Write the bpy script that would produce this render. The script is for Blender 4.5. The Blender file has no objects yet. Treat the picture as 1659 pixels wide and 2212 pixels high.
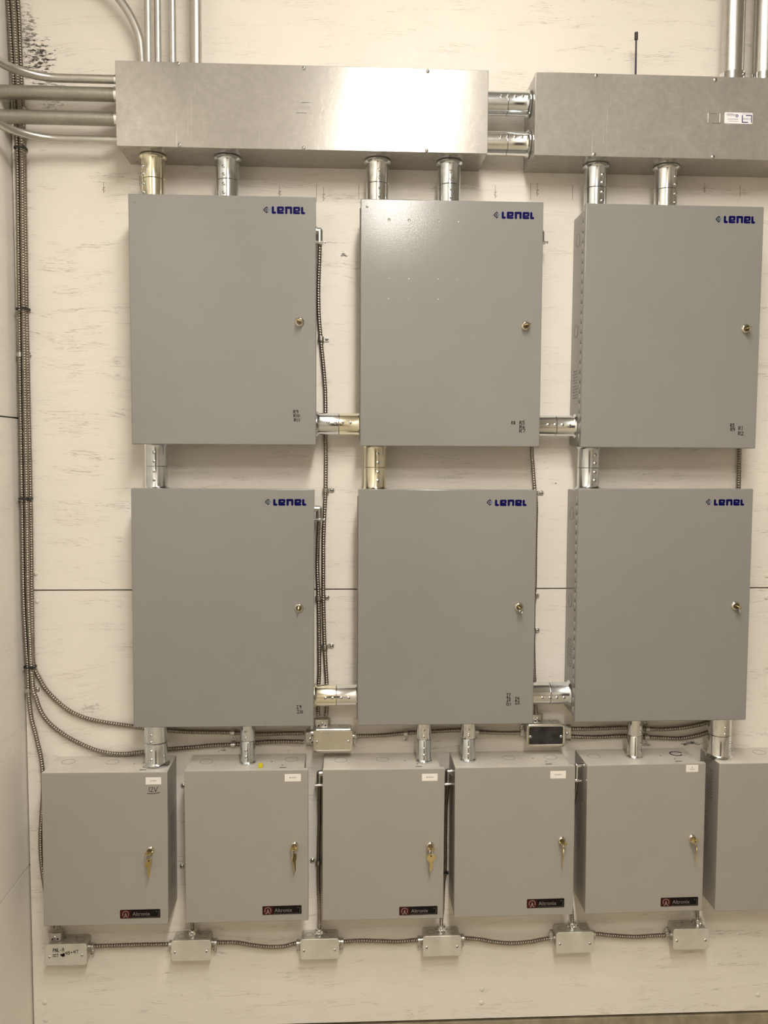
import bpy, bmesh, math, random
from mathutils import Matrix, Vector
random.seed(7)
C = bpy.context.scene.collection
scn = bpy.context.scene
PI = math.pi

# ------------------------------------------------------------------ camera
W, H = 1659.0, 2212.0
FPX = 1825.3
CAM = Vector((-0.1846, -2.2689, 1.5482))
YAW, PITCH, ROLL = 0.0486, 0.068227, 0.004338
sy, cy, sp, cp = math.sin(YAW), math.cos(YAW), math.sin(PITCH), math.cos(PITCH)
FW = Vector((sy*cp, cy*cp, -sp)); R0 = Vector((cy, -sy, 0)); U0 = R0.cross(FW)
RV = R0*math.cos(ROLL) + U0*math.sin(ROLL); UV = -R0*math.sin(ROLL) + U0*math.cos(ROLL)
cam = bpy.data.cameras.new('camera'); camo = bpy.data.objects.new('camera', cam); C.objects.link(camo)
M = Matrix((RV, UV, -FW)).transposed().to_4x4(); M.translation = CAM
camo.matrix_world = M
cam.sensor_fit = 'VERTICAL'; cam.sensor_height = 24.0; cam.lens = 24.0*FPX/H
cam.clip_start = 0.02; cam.clip_end = 50
scn.camera = camo

# ------------------------------------------------------------------ world, lamps, exposure
wd = bpy.data.worlds.new('world'); scn.world = wd; wd.use_nodes = True
wd.node_tree.nodes['Background'].inputs[0].default_value = (1, 0.93, 0.82, 1)
wd.node_tree.nodes['Background'].inputs[1].default_value = 0.0
scn.view_settings.view_transform = 'Standard'
scn.view_settings.look = 'None'
scn.view_settings.gamma = 1.0
scn.view_settings.exposure = 2.58
scn.view_settings.use_curve_mapping = False
LAMP_X = 0.09                      # the fixtures run away from the wall, one behind the other
LAMPS = [(LAMP_X, -0.84, 1.6), (LAMP_X, -1.68, 9.0), (LAMP_X, -2.50, 13.0), (LAMP_X+.04, -3.60, 15.0)]
CEIL = 3.22
FLO = -0.22
LAMP_Z = 3.14
LAMP_COL = (1.0, 0.950, 0.882)

# measured positions (metres; x right, wall face at y = 0, z up from the floor)
XL = -1.037                        # face of the left wall
DL, DC, DT = 0.1316, 0.1233, 0.1351   # front faces of large cabinets, small cabinets, troughs
LW, LH = 0.457, 0.610
CW, CH = 0.3186, 0.4053

def U(px, py, d=0.0):
    """point at distance d in front of the back wall seen at that place of the photograph"""
    v = FW + RV*((px-W/2)/FPX) + UV*((H/2-py)/FPX)
    t = (-d-CAM.y)/v.y
    return CAM + v*t

# ------------------------------------------------------------------ materials
def new_mat(name):
    m = bpy.data.materials.new(name); m.use_nodes = True
    nt = m.node_tree; b = nt.nodes['Principled BSDF']
    return m, nt, b
def N(nt, t, **k):
    n = nt.nodes.new(t)
    for a, v in k.items():
        if a in n.inputs.keys() if False else False: pass
        setattr(n, a, v)
    return n
def mapped(nt, scale, coord='Object'):
    tc = nt.nodes.new('ShaderNodeTexCoord'); mp = nt.nodes.new('ShaderNodeMapping')
    mp.inputs['Scale'].default_value = scale
    nt.links.new(tc.outputs[coord], mp.inputs[0]); return mp.outputs[0]
def noise(nt, vec, scale, detail=3, rough=0.55, dist=0.0):
    n = nt.nodes.new('ShaderNodeTexNoise'); n.inputs['Scale'].default_value = scale
    n.inputs['Detail'].default_value = detail; n.inputs['Roughness'].default_value = rough
    n.inputs['Distortion'].default_value = dist
    nt.links.new(vec, n.inputs['Vector']); return n.outputs['Fac']
def ramp(nt, fac, stops):
    r = nt.nodes.new('ShaderNodeValToRGB'); el = r.color_ramp.elements
    while len(el) < len(stops): el.new(0.5)
    for e, (p, c) in zip(el, stops):
        e.position = p; e.color = (c, c, c, 1) if isinstance(c, (int, float)) else (*c, 1)
    nt.links.new(fac, r.inputs[0]); return r.outputs[0]
def math_(nt, op, a, b=None, clamp=False):
    n = nt.nodes.new('ShaderNodeMath'); n.operation = op; n.use_clamp = clamp
    for i, v in enumerate((a, b)):
        if v is None: continue
        if isinstance(v, (int, float)): n.inputs[i].default_value = v
        else: nt.links.new(v, n.inputs[i])
    return n.outputs[0]
def mix(nt, fac, a, b):
    n = nt.nodes.new('ShaderNodeMix'); n.data_type = 'RGBA'
    for i, v in ((0, fac), (6, a), (7, b)):
        if isinstance(v, (int, float)): n.inputs[i].default_value = v
        elif isinstance(v, tuple): n.inputs[i].default_value = (*v, 1)
        else: nt.links.new(v, n.inputs[i])
    return n.outputs[2]
def bump(nt, b, h, strength, dist=0.001):
    n = nt.nodes.new('ShaderNodeBump'); n.inputs['Strength'].default_value = strength
    n.inputs['Distance'].default_value = dist
    nt.links.new(h, n.inputs['Height']); nt.links.new(n.outputs[0], b.inputs['Normal'])

def plain(name, col, rough=0.5, metal=0.0, spec=0.5, nscale=0, amt=0.06):
    m, nt, b = new_mat(name)
    b.inputs['Base Color'].default_value = (*col, 1); b.inputs['Roughness'].default_value = rough
    b.inputs['Metallic'].default_value = metal; b.inputs['Specular IOR Level'].default_value = spec
    if nscale:
        v = mapped(nt, (1, 1, 1)); f = noise(nt, v, nscale, 4)
        lo = tuple(c*(1-amt) for c in col); hi = tuple(min(1, c*(1+amt)) for c in col)
        nt.links.new(ramp(nt, f, [(0.3, lo), (0.7, hi)]), b.inputs['Base Color'])
    return m

def painted_ply(name, col, axis='x', crack=1.0, scuff=False):
    """painted plywood: grain checks running along one horizontal axis, pits, brush marks"""
    m, nt, b = new_mat(name); L = nt.links.new
    tc = nt.nodes.new('ShaderNodeTexCoord'); sep = nt.nodes.new('ShaderNodeSeparateXYZ')
    L(tc.outputs['Object'], sep.inputs[0])
    hx = sep.outputs[0] if axis == 'x' else sep.outputs[1]
    hz = sep.outputs[2]
    cmb = nt.nodes.new('ShaderNodeCombineXYZ'); L(hx, cmb.inputs[0]); L(hz, cmb.inputs[1])
    # wandering grain direction
    w = nt.nodes.new('ShaderNodeTexNoise'); w.inputs['Scale'].default_value = 2.3; w.inputs['Detail'].default_value = 2
    L(cmb.outputs[0], w.inputs['Vector'])
    zz = math_(nt, 'ADD', hz, math_(nt, 'MULTIPLY', math_(nt, 'SUBTRACT', w.outputs['Fac'], 0.5), 0.10))
    g = nt.nodes.new('ShaderNodeCombineXYZ'); L(math_(nt, 'MULTIPLY', hx, 9.0), g.inputs[0]); L(math_(nt, 'MULTIPLY', zz, 210.0), g.inputs[1])
    gn = noise(nt, g.outputs[0], 1.0, 3, 0.5)
    lines = ramp(nt, gn, [(0.0, 0.0), (0.478, 0.0), (0.498, 1.0), (0.518, 0.0)])
    g2 = nt.nodes.new('ShaderNodeCombineXYZ'); L(math_(nt, 'MULTIPLY', hx, 5.0), g2.inputs[0]); L(math_(nt, 'MULTIPLY', zz, 30.0), g2.inputs[1])
    mk = ramp(nt, noise(nt, g2.outputs[0], 1.0, 4, 0.65), [(0.50, 0.0), (0.60, 1.0)])
    g3 = ramp(nt, noise(nt, cmb.outputs[0], 1.7, 2), [(0.36, 0.25), (0.62, 1.0)])
    cr = math_(nt, 'MULTIPLY', math_(nt, 'MULTIPLY', lines, mk), g3)
    # little pits
    vo = nt.nodes.new('ShaderNodeTexVoronoi'); vo.inputs['Scale'].default_value = 16
    L(cmb.outputs[0], vo.inputs['Vector'])
    pit = math_(nt, 'MULTIPLY', math_(nt, 'LESS_THAN', vo.outputs['Distance'], 0.035),
                math_(nt, 'GREATER_THAN', noise(nt, cmb.outputs[0], 9.0, 1), 0.63))
    soft = noise(nt, cmb.outputs[0], 3.0, 5, 0.6)
    base = mix(nt, ramp(nt, soft, [(0.3, 0.0), (0.75, 1.0)]), tuple(c*0.955 for c in col), tuple(min(1, c*1.02) for c in col))
    # rubbed smudges
    sm = ramp(nt, noise(nt, cmb.outputs[0], 11.0, 4, 0.6), [(0.66, 0.0), (0.78, 1.0)])
    base = mix(nt, math_(nt, 'MULTIPLY', sm, 0.22), base, (0.36, 0.29, 0.20))
    base = mix(nt, math_(nt, 'MULTIPLY', cr, 0.78*crack, True), base, (0.20, 0.135, 0.08))
    base = mix(nt, math_(nt, 'MULTIPLY', pit, 0.8), base, (0.05, 0.04, 0.035))
    if scuff:
        for (cx, cz, rx, rz, k) in SCUFFS:
            dx = math_(nt, 'DIVIDE', math_(nt, 'SUBTRACT', hx, cx), rx)
            dz = math_(nt, 'DIVIDE', math_(nt, 'SUBTRACT', hz, cz), rz)
            dd = math_(nt, 'ADD', math_(nt, 'MULTIPLY', dx, dx), math_(nt, 'MULTIPLY', dz, dz))
            fall = math_(nt, 'SUBTRACT', 1.0, dd, True)
            s1 = nt.nodes.new('ShaderNodeCombineXYZ'); L(math_(nt, 'MULTIPLY', hx, 55.0), s1.inputs[0]); L(math_(nt, 'MULTIPLY', hz, 150.0), s1.inputs[1])
            sn = noise(nt, s1.outputs[0], 1.0, 6, 0.75)
            sc = ramp(nt, math_(nt, 'ADD', sn, math_(nt, 'MULTIPLY', fall, 0.22)), [(0.665, 0.0), (0.74, 1.0)])
            base = mix(nt, math_(nt, 'MULTIPLY', math_(nt, 'MULTIPLY', sc, math_(nt, 'GREATER_THAN', fall, 0.01)), k), base, (0.05, 0.042, 0.034))
    L(base, b.inputs['Base Color'])
    b.inputs['Roughness'].default_value = 0.55; b.inputs['Specular IOR Level'].default_value = 0.35
    h = math_(nt, 'SUBTRACT', math_(nt, 'MULTIPLY', soft, 0.5), math_(nt, 'MULTIPLY', cr, 1.2))
    h = math_(nt, 'ADD', h, math_(nt, 'MULTIPLY', gn, 0.35))
    bump(nt, b, h, 0.30, 0.001)
    return m

def scuff_at(px, py, rx, rz, k):
    p = U(px, py, 0); return (p.x, p.z, rx, rz, k)
SCUFFS = [scuff_at(84, 128, 0.060, 0.085, 1.0), scuff_at(60, 70, 0.035, 0.11, 0.75), scuff_at(105, 190, 0.08, 0.03, 0.5),
          scuff_at(112, 210, 0.05, 0.07, 0.45), scuff_at(745, 550, 0.016, 0.013, 0.95), scuff_at(1490, 1605, 0.05, 0.012, 0.9),
          scuff_at(1395, 1609, 0.03, 0.010, 0.7), scuff_at(480, 1620, 0.03, 0.008, 0.7), scuff_at(195, 1530, 0.05, 0.022, 0.35)]

def powder(name, col, rough=0.33, spec=0.5, dust_toplight=0.0):
    m, nt, b = new_mat(name)
    v = mapped(nt, (1, 1, 1)); f = noise(nt, v, 4.0, 3)
    nt.links.new(ramp(nt, f, [(0.3, tuple(c*0.975 for c in col)), (0.7, tuple(c*1.02 for c in col))]), b.inputs['Base Color'])
    b.inputs['Roughness'].default_value = rough; b.inputs['Specular IOR Level'].default_value = spec*0.75
    if dust_toplight:                                   # dusty upward faces, lightened with light from above put into the colour
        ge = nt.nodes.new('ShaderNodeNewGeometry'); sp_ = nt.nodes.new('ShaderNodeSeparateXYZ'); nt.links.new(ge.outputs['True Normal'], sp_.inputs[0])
        k = math_(nt, 'MULTIPLY', ramp(nt, sp_.outputs[2], [(0.75, 0.0), (0.95, 1.0)]), ramp(nt, noise(nt, v, 14.0, 4), [(0.3, dust_toplight*0.6), (0.65, dust_toplight)]))
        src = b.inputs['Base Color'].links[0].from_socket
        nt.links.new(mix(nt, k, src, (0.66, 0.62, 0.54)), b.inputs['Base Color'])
    h = noise(nt, v, 420.0, 2)
    h2 = math_(nt, 'ADD', h, math_(nt, 'MULTIPLY', noise(nt, v, 6.0, 1), 1.0))
    bump(nt, b, h2, 0.16, 0.0006)
    return m

def galvanised(name, metal=0.92, *a, **k): return _galv(name, metal, *a, **k) if isinstance(metal, float) else _galv(name, 0.92, metal, *a, **k)
def _galv(name, metal, col=(0.455, 0.435, 0.395), r0=0.13, r1=0.20, streak=True, spangle=170.0):
    m, nt, b = new_mat(name); L = nt.links.new
    v = mapped(nt, (1, 1, 1))
    vo = nt.nodes.new('ShaderNodeTexVoronoi'); vo.inputs['Scale'].default_value = spangle; L(v, vo.inputs['Vector'])
    sepc = nt.nodes.new('ShaderNodeSeparateColor'); L(vo.outputs['Color'], sepc.inputs[0])
    cl = noise(nt, v, 7.0, 5, 0.65); fine = noise(nt, v, 60.0, 4, 0.6)
    k = math_(nt, 'ADD', math_(nt, 'MULTIPLY', sepc.outputs[0], 0.05), math_(nt, 'ADD', math_(nt, 'MULTIPLY', cl, 0.55), math_(nt, 'MULTIPLY', fine, 0.42)))
    base = ramp(nt, k, [(0.35, tuple(c*0.80 for c in col)), (0.72, tuple(min(1, c*1.10) for c in col))])
    if streak:
        vs = mapped(nt, (85.0, 85.0, 4.0))
        st = ramp(nt, noise(nt, vs, 1.0, 3), [(0.68, 0.0), (0.76, 1.0)])
        mk = ramp(nt, noise(nt, v, 3.5, 2), [(0.40, 0.0), (0.58, 1.0)])
        base = mix(nt, math_(nt, 'MULTIPLY', math_(nt, 'MULTIPLY', st, mk), 0.55), base, (0.85, 0.84, 0.80))
    L(base, b.inputs['Base Color'])
    b.inputs['Metallic'].default_value = metal
    L(ramp(nt, k, [(0.3, r1), (0.75, r0)]), b.inputs['Roughness'])
    h = math_(nt, 'ADD', math_(nt, 'MULTIPLY', noise(nt, v, 7.0, 1), 0.6), math_(nt, 'ADD', math_(nt, 'MULTIPLY', sepc.outputs[0], 0.15), fine))
    bump(nt, b, h, 0.10, 0.001)
    return m

M_ = {}
M_['wall'] = painted_ply('painted_plywood', (0.81, 0.76, 0.68), 'x', 1.0, True)
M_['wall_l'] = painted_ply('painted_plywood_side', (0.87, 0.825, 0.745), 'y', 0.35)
M_['wall_far'] = plain('painted_far_wall', (0.46, 0.435, 0.39), 0.7, nscale=2)
M_['dark'] = plain('dark_gap', (0.02, 0.017, 0.013), 0.9)
M_['wall_front'] = plain('painted_grey_wall', (0.60, 0.55, 0.47), 0.7, nscale=2)
M_['ceil'] = plain('ceiling_paint', (0.50, 0.48, 0.44), 0.8, nscale=2)
M_['floor'] = plain('concrete_floor', (0.42, 0.37, 0.28), 0.7, nscale=6, amt=0.2)
M_['curb'] = plain('concrete_curb', (0.30, 0.25, 0.17), 0.85, nscale=25, amt=0.25)
M_['lenel'] = powder('grey_powder_coat', (0.248, 0.245, 0.228), 0.14)
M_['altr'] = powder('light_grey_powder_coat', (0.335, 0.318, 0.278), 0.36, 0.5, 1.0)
M_['galv'] = galvanised('galvanised_sheet', 0.42)
M_['emt'] = galvanised('galvanised_tube', (0.60, 0.585, 0.54), 0.28, 0.40, False, 300.0)
M_['emt_old'] = galvanised('dull_galvanised_tube', (0.43, 0.42, 0.36), 0.42, 0.55, True, 300.0)
M_['zinc'] = plain('bright_zinc', (0.80, 0.81, 0.80), 0.13, 1.0, nscale=40, amt=0.08)
M_['zinc_blue'] = plain('blue_zinc', (0.72, 0.76, 0.79), 0.14, 1.0, nscale=40, amt=0.08)
M_['zinc_gold'] = plain('yellow_zinc', (0.86, 0.82, 0.66), 0.14, 1.0, nscale=40, amt=0.10)
M_['cast'] = plain('cast_zinc', (0.60, 0.585, 0.55), 0.32, 1.0, nscale=80, amt=0.15)
M_['jbox'] = plain('box_steel', (0.54, 0.525, 0.46), 0.38, 0.6, nscale=25, amt=0.12)
M_['plate'] = plain('plain_cover_plate', (0.62, 0.60, 0.52), 0.42, 0.25, nscale=30, amt=0.06)
M_['plate_shiny'] = plain('shiny_cover_plate', (0.66, 0.64, 0.58), 0.24, 1.0, nscale=20, amt=0.08)
M_['plate_dark'] = plain('dark_smeared_plate', (0.045, 0.045, 0.045), 0.25, 0.6, nscale=45, amt=0.5)
M_['armor'] = plain('cable_armour', (0.33, 0.295, 0.25), 0.30, 0.95, nscale=30, amt=0.12)
M_['brass'] = plain('brass', (0.72, 0.58, 0.28), 0.24, 1.0, nscale=60, amt=0.08)
M_['nickel'] = plain('nickel', (0.72, 0.69, 0.62), 0.18, 1.0)
M_['lockface'] = plain('lock_face', (0.18, 0.15, 0.10), 0.35, 0.9)
M_['black'] = plain('black_plastic', (0.012, 0.012, 0.013), 0.45)
M_['purple'] = plain('antenna_rubber', (0.028, 0.016, 0.030), 0.5)
M_['ink'] = plain('marker_ink', (0.006, 0.005, 0.006), 0.7, 0, 0.1)
M_['pencil'] = plain('pencil', (0.22, 0.18, 0.14), 0.8)
M_['blue'] = plain('logo_blue', (0.0012, 0.001, 0.065), 0.6, 0, 0.1)
M_['navy'] = plain('logo_navy', (0.0015, 0.0015, 0.024), 0.6, 0, 0.1)
M_['sky'] = plain('logo_light_blue', (0.10, 0.20, 0.30), 0.45)
M_['white'] = plain('label_white', (0.82, 0.78, 0.72), 0.55)
M_['sticker'] = plain('sticker_white', (0.85, 0.84, 0.85), 0.35)
M_['sticker_ink'] = plain('sticker_print', (0.04, 0.03, 0.13), 0.6, 0, 0.1)
M_['sticker_grey'] = plain('sticker_pale_print', (0.22, 0.20, 0.30), 0.6)
M_['badge'] = plain('badge_black', (0.005, 0.003, 0.003), 0.45, 0, 0.2)
M_['red'] = plain('badge_red', (0.060, 0.003, 0.003), 0.45, 0, 0.2)
M_['badge_txt'] = plain('badge_lettering', (0.24, 0.21, 0.185), 0.4)
M_['yellow'] = plain('yellow_plastic', (0.62, 0.54, 0.01), 0.4)
M_['string'] = plain('white_string', (0.70, 0.68, 0.62), 0.7)
M_['lamp_body'] = plain('lamp_enamel', (0.75, 0.74, 0.70), 0.4)
M_['cap'] = plain('painted_screw_cap', (0.70, 0.65, 0.57), 0.5)
def emit(name, col, s):
    m, nt, b = new_mat(name)
    b.inputs['Base Color'].default_value = (*col, 1)
    b.inputs['Emission Color'].default_value = (*col, 1); b.inputs['Emission Strength'].default_value = s
    return m

# ------------------------------------------------------------------ mesh building
def frame(p, z, xhint=Vector((1, 0, 0))):
    z = Vector(z).normalized(); x = Vector(xhint) - z*z.dot(Vector(xhint))
    if x.length < 1e-5: x = Vector((0, 0, 1)) - z*z.z
    x.normalize(); y = z.cross(x)
    m = Matrix((x, y, z)).transposed().to_4x4(); m.translation = Vector(p); return m
FRONT = lambda p: frame(p, (0, -1, 0))      # local x = world x, local z toward the room, local y = world z
class MB:
    def __init__(s): s.bm = bmesh.new(); s.mi = 0
    def _tag(s, n0):
        s.bm.faces.ensure_lookup_table()
        for f in s.bm.faces[n0:]: f.material_index = s.mi
    def box(s, x0, x1, y0, y1, z0, z1, bevel=0, seg=2, M=Matrix.Identity(4)):
        n0 = len(s.bm.faces)
        T = M @ Matrix.Translation(((x0+x1)/2, (y0+y1)/2, (z0+z1)/2)) @ Matrix.Diagonal((x1-x0, y1-y0, z1-z0, 1))
        t = bmesh.new(); bmesh.ops.create_cube(t, size=1, matrix=T)
        if bevel: bmesh.ops.bevel(t, geom=t.edges[:], offset=bevel, segments=seg, affect='EDGES', profile=0.5)
        ax = [M.to_3x3().col[i].normalized() for i in range(3)]
        t.normal_update()
        for f in t.faces: f.smooth = max(abs(f.normal.dot(a)) for a in ax) < 0.999
        s._merge(t); s._tag(n0); return s
    def _merge(s, t):
        me = bpy.data.meshes.new('tmp'); t.to_mesh(me); t.free(); s.bm.from_mesh(me); bpy.data.meshes.remove(me)
    def grid(s, rings, closed_u=True, cap0=False, cap1=False):
        n0 = len(s.bm.faces); vs = [[s.bm.verts.new(p) for p in r] for r in rings]
        n = len(rings[0])
        for a, b in zip(vs, vs[1:]):
            for k in range(n if closed_u else n-1):
                try: s.bm.faces.new((a[k], a[(k+1) % n], b[(k+1) % n], b[k])).smooth = True
                except ValueError: pass
        if cap0: s.bm.faces.new(vs[0][::-1])
        if cap1: s.bm.faces.new(vs[-1])
        s._tag(n0); return s
    def lathe(s, prof, M, n=24, cap0=True, cap1=True):
        rings = []
        for t, r in prof:
            r = max(r, 1e-5)
            rings.append([M @ Vector((r*math.cos(2*PI*k/n), r*math.sin(2*PI*k/n), t)) for k in range(n)])
        return s.grid(rings, True, cap0, cap1)
    def cyl(s, a, b, r, n=20, r2=None):
        a, b = Vector(a), Vector(b)
        return s.lathe([(0, r), ((b-a).length, r2 or r)], frame(a, b-a), n)
    def tube(s, pts, r, n=14, wave=None, caps=True):
        """swept tube; wave = (pitch, amplitude) gives an interlocked spiral armour"""
        pts = [Vector(p) for p in pts]
        if wave:
            p, a = wave; step = p/6.0
            pts = resample(pts, step)
        rings = []; T = (pts[1]-pts[0]).normalized()
        X = Vector((0.31, 0.2, 0.93)); X = (X - T*X.dot(T)).normalized(); s_ = 0.0
        for i, q in enumerate(pts):
            t2 = (pts[min(i+1, len(pts)-1)]-pts[max(i-1, 0)]).normalized()
            X = (X - t2*X.dot(t2)).normalized(); Y = t2.cross(X)
            if i: s_ += (q-pts[i-1]).length
            ring = []
            for k in range(n):
                th = 2*PI*k/n; rr = r
                if wave:
                    ph = (s_/wave[0] + th/(2*PI)) % 1.0
                    rr = r - wave[1] * (1-math.sin(PI*ph))**1.6
                ring.append(q + X*rr*math.cos(th) + Y*rr*math.sin(th))
            rings.append(ring)
        return s.grid(rings, True, caps, caps)
    def poly(s, pts, t, M):
        """flat outline (local x, y) of thickness t toward local z"""
        n0 = len(s.bm.faces)
        a = [s.bm.verts.new(M @ Vector((x, y, 0))) for x, y in pts]
        b = [s.bm.verts.new(M @ Vector((x, y, t))) for x, y in pts]
        s.bm.faces.new(b); n = len(pts)
        for k in range(n): s.bm.faces.new((a[k], a[(k+1) % n], b[(k+1) % n], b[k]))
        s.bm.faces.new(a[::-1])
        s._tag(n0); return s
    def rrect(s, w, h, r, t, M, cx=0, cy=0, n=4):
        pts = []
        for (sx, sy_, a0) in ((1, 1, 0), (-1, 1, 90), (-1, -1, 180), (1, -1, 270)):
            for k in range(n+1):
                a = math.radians(a0+90*k/n)
                pts.append((cx+sx*(w/2-r)+r*math.cos(a), cy+sy_*(h/2-r)+r*math.sin(a)))
        return s.poly(pts, t, M)
    def disc(s, r, t, M, n=12):
        return s.poly([(r*math.cos(2*PI*k/n), r*math.sin(2*PI*k/n)) for k in range(n)], t, M)
    def annulus(s, r0, r1, M, t=0.0003, n=28, a0=0, a1=360):
        full = a1-a0 >= 360; m = n if full else n+1
        cs = [(math.cos(math.radians(a0+(a1-a0)*k/n)), math.sin(math.radians(a0+(a1-a0)*k/n))) for k in range(m)]
        prof = [(r0, 0), (r0, t), (r1, t), (r1, 0)]
        rings = [[M @ Vector((r*c, r*d, z)) for r, z in prof] for c, d in cs]
        if full: rings.append(rings[0])
        return s.grid(rings, True)
    def stroke(s, pl, w, t, M):
        s.k = getattr(s, 'k', 0)
        pl = [Vector((x, y, 0)) for x, y in pl]
        for a, b in zip(pl, pl[1:]):
            d = b-a
            if d.length < 1e-6: continue
            nrm = Vector((-d.y, d.x, 0)).normalized()*w/2
            s.k += 1; s.poly([(v.x, v.y) for v in (a-nrm, b-nrm, b+nrm, a+nrm)], t+(s.k % 23)*1.3e-5, M)
        for q in pl: s.k += 1; s.disc(w/2, t+(s.k % 23)*1.3e-5, M @ Matrix.Translation(q), 8)
        return s

def resample(pts, step):
    # Catmull-Rom through the points, then even steps
    P = [pts[0]*2-pts[1]] + list(pts) + [pts[-1]*2-pts[-2]]; fine = []
    for i in range(1, len(P)-2):
        p0, p1, p2, p3 = P[i-1:i+3]; m = max(2, int((p2-p1).length/step*2))
        for k in range(m):
            t = k/m
            fine.append(0.5*((2*p1)+(p2-p0)*t+(2*p0-5*p1+4*p2-p3)*t*t+(3*p1-p0-3*p2+p3)*t**3))
    fine.append(P[-2]); out = [fine[0]]; acc = 0.0
    for a, b in zip(fine, fine[1:]):
        L = (b-a).length
        while L > 1e-9 and acc+L >= step:
            a = a + (b-a)*((step-acc)/L); out.append(a); L = (b-a).length; acc = 0.0
        acc += L
    return out

INV = {}
def mesh_obj(name, mb, mats, inv, parent=None, angle=32):
    me = bpy.data.meshes.new(name)
    bmesh.ops.recalc_face_normals(mb.bm, faces=mb.bm.faces[:])
    if inv is not None: mb.bm.transform(inv)
    mb.bm.to_mesh(me); mb.bm.free()
    for m in (mats if isinstance(mats, (list, tuple)) else [mats]): me.materials.append(M_[m] if isinstance(m, str) else m)
    fl = [p.use_smooth for p in me.polygons]
    me.set_sharp_from_angle(angle=math.radians(angle))
    me.polygons.foreach_set('use_smooth', fl)
    o = bpy.data.objects.new(name, me); C.objects.link(o)
    if parent: o.parent = parent
    return o
def tag(o, label=None, cat=None, group=None, kind=None):
    if label: o['label'] = label
    if cat: o['category'] = cat
    if group: o['group'] = group
    if kind: o['kind'] = kind
    return o
def thing(name, label, cat, loc, rot=0.0, group=None):
    o = bpy.data.objects.new(name, None); C.objects.link(o)
    o.empty_display_size = 0.05
    o.location = loc; o.rotation_euler = (0, -rot, 0)
    tag(o, label, cat, group)
    Mx = Matrix.Translation(loc) @ Matrix.Rotation(-rot, 4, 'Y')
    INV[o.name] = Mx.inverted()
    o['_']=0; del o['_']
    return o, Mx
def part(name, mb, mats, root, parent=None, label=None, angle=32):
    o = mesh_obj(name, mb, mats, INV[root.name], parent or root, angle)
    if label: o['label'] = label
    return o
def single(name, mb, mats, label, cat, loc, group=None, angle=32):
    """a thing that is one mesh, its origin at loc"""
    o = mesh_obj(name, mb, mats, Matrix.Translation(loc).inverted(), None, angle)
    o.location = loc
    return tag(o, label, cat, group)
def struct(name, mb, mats, parent=None):
    o = mesh_obj(name, mb, mats, None, parent)
    if not parent: o['kind'] = 'structure'
    return o

def screw(mb, M, r=0.004, h=0.0022, slot=1, n=14):
    """pan head with a cross slot; M has local z pointing out of the surface"""
    mb.mi = 0
    mb.lathe([(0, r), (h*0.45, r*0.97), (h*0.8, r*0.75), (h, r*0.35), (h*1.02, 0.0)], M, n, cap1=False)
    mb.mi = slot
    a = random.uniform(0, 90)
    for k in (0, 90):
        mm = M @ Matrix.Rotation(math.radians(a+k), 4, 'Z')
        mb.box(-r*0.55, r*0.55, -r*0.11, r*0.11, h*0.80, h*1.06, M=mm)
    mb.mi = 0

def font_text(s, size, M, mb, t=0.0003, align='LEFT', sx=1.0):
    cu = bpy.data.curves.new('txt', 'FONT'); cu.body = s; cu.size = size; cu.align_x = align; cu.resolution_u = 3
    o = bpy.data.objects.new('txt', cu); C.objects.link(o)
    dg = bpy.context.evaluated_depsgraph_get(); me = bpy.data.meshes.new_from_object(o.evaluated_get(dg))
    bpy.data.objects.remove(o); bpy.data.curves.remove(cu)
    me.transform(M @ Matrix.Translation((0, 0, t)) @ Matrix.Diagonal((sx, 1, 1, 1)))
    n0 = len(mb.bm.faces); mb.bm.from_mesh(me); mb._tag(n0); bpy.data.meshes.remove(me)

# hand lettering, unit height strokes
G = {
 'R': [[(0, 0), (0, 1)], [(0, 1), (.5, .9), (.5, .6), (0, .5), (.6, 0)]],
 'I': [[(.05, 1), (.55, 1)], [(.3, 1), (.3, 0)], [(0, 0), (.6, 0)]],
 'O': [[(.3, 1), (.02, .7), (.05, .2), (.3, 0), (.58, .25), (.58, .7), (.3, 1)]],
 '0': [[(.3, .9), (.05, .6), (.1, .15), (.35, 0), (.6, .3), (.55, .7), (.3, .9)]],
 '1': [[(.25, 1), (.2, 0)]],
 '2': [[(.02, .8), (.3, 1), (.55, .75), (.02, 0), (.65, .02)]],
 '3': [[(.05, .9), (.35, 1), (.5, .8), (.2, .55), (.55, .3), (.35, 0), (0, .1)]],
 '4': [[(.1, 1), (.02, .5), (.6, .52)], [(.5, 1), (.45, 0)]],
 '5': [[(.55, 1), (.1, 1), (.08, .6), (.45, .55), (.5, .2), (.25, 0), (0, .1)]],
 '6': [[(.4, 1), (.05, .5), (.1, .05), (.5, .08), (.5, .42), (.1, .4)]],
 '7': [[(.02, .95), (.55, 1), (.25, 0)]],
 '8': [[(.3, .5), (.08, .8), (.3, 1), (.52, .8), (.3, .5), (.05, .2), (.3, 0), (.55, .2), (.3, .5)]],
 '9': [[(.5, .65), (.15, .5), (.1, .9), (.45, 1), (.5, .6), (.4, 0)]],
 'V': [[(0, 1), (.3, 0), (.75, 1.05)]],
 'P': [[(.05, 0), (0, 1), (.45, .95), (.45, .6), (.05, .5)]],
 'N': [[(0, 0), (.05, 1), (.5, 0), (.6, 1)]],
 'L': [[(0, 1), (0, 0), (.5, .02)]],
 '-': [[(.05, .45), (.4, .48)]],
 'A': [[(0, 0), (.2, 1), (.5, .95), (.55, 0)], [(.1, .45), (.5, .45)]],
 'C': [[(.5, .9), (.1, 1), (0, .2), (.5, .05)]],
 'T': [[(0, 1), (.7, 1)], [(.35, 1), (.3, 0)]],
 '+': [[(.05, .5), (.5, .5)], [(.28, .75), (.28, .25)]],
}
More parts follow.
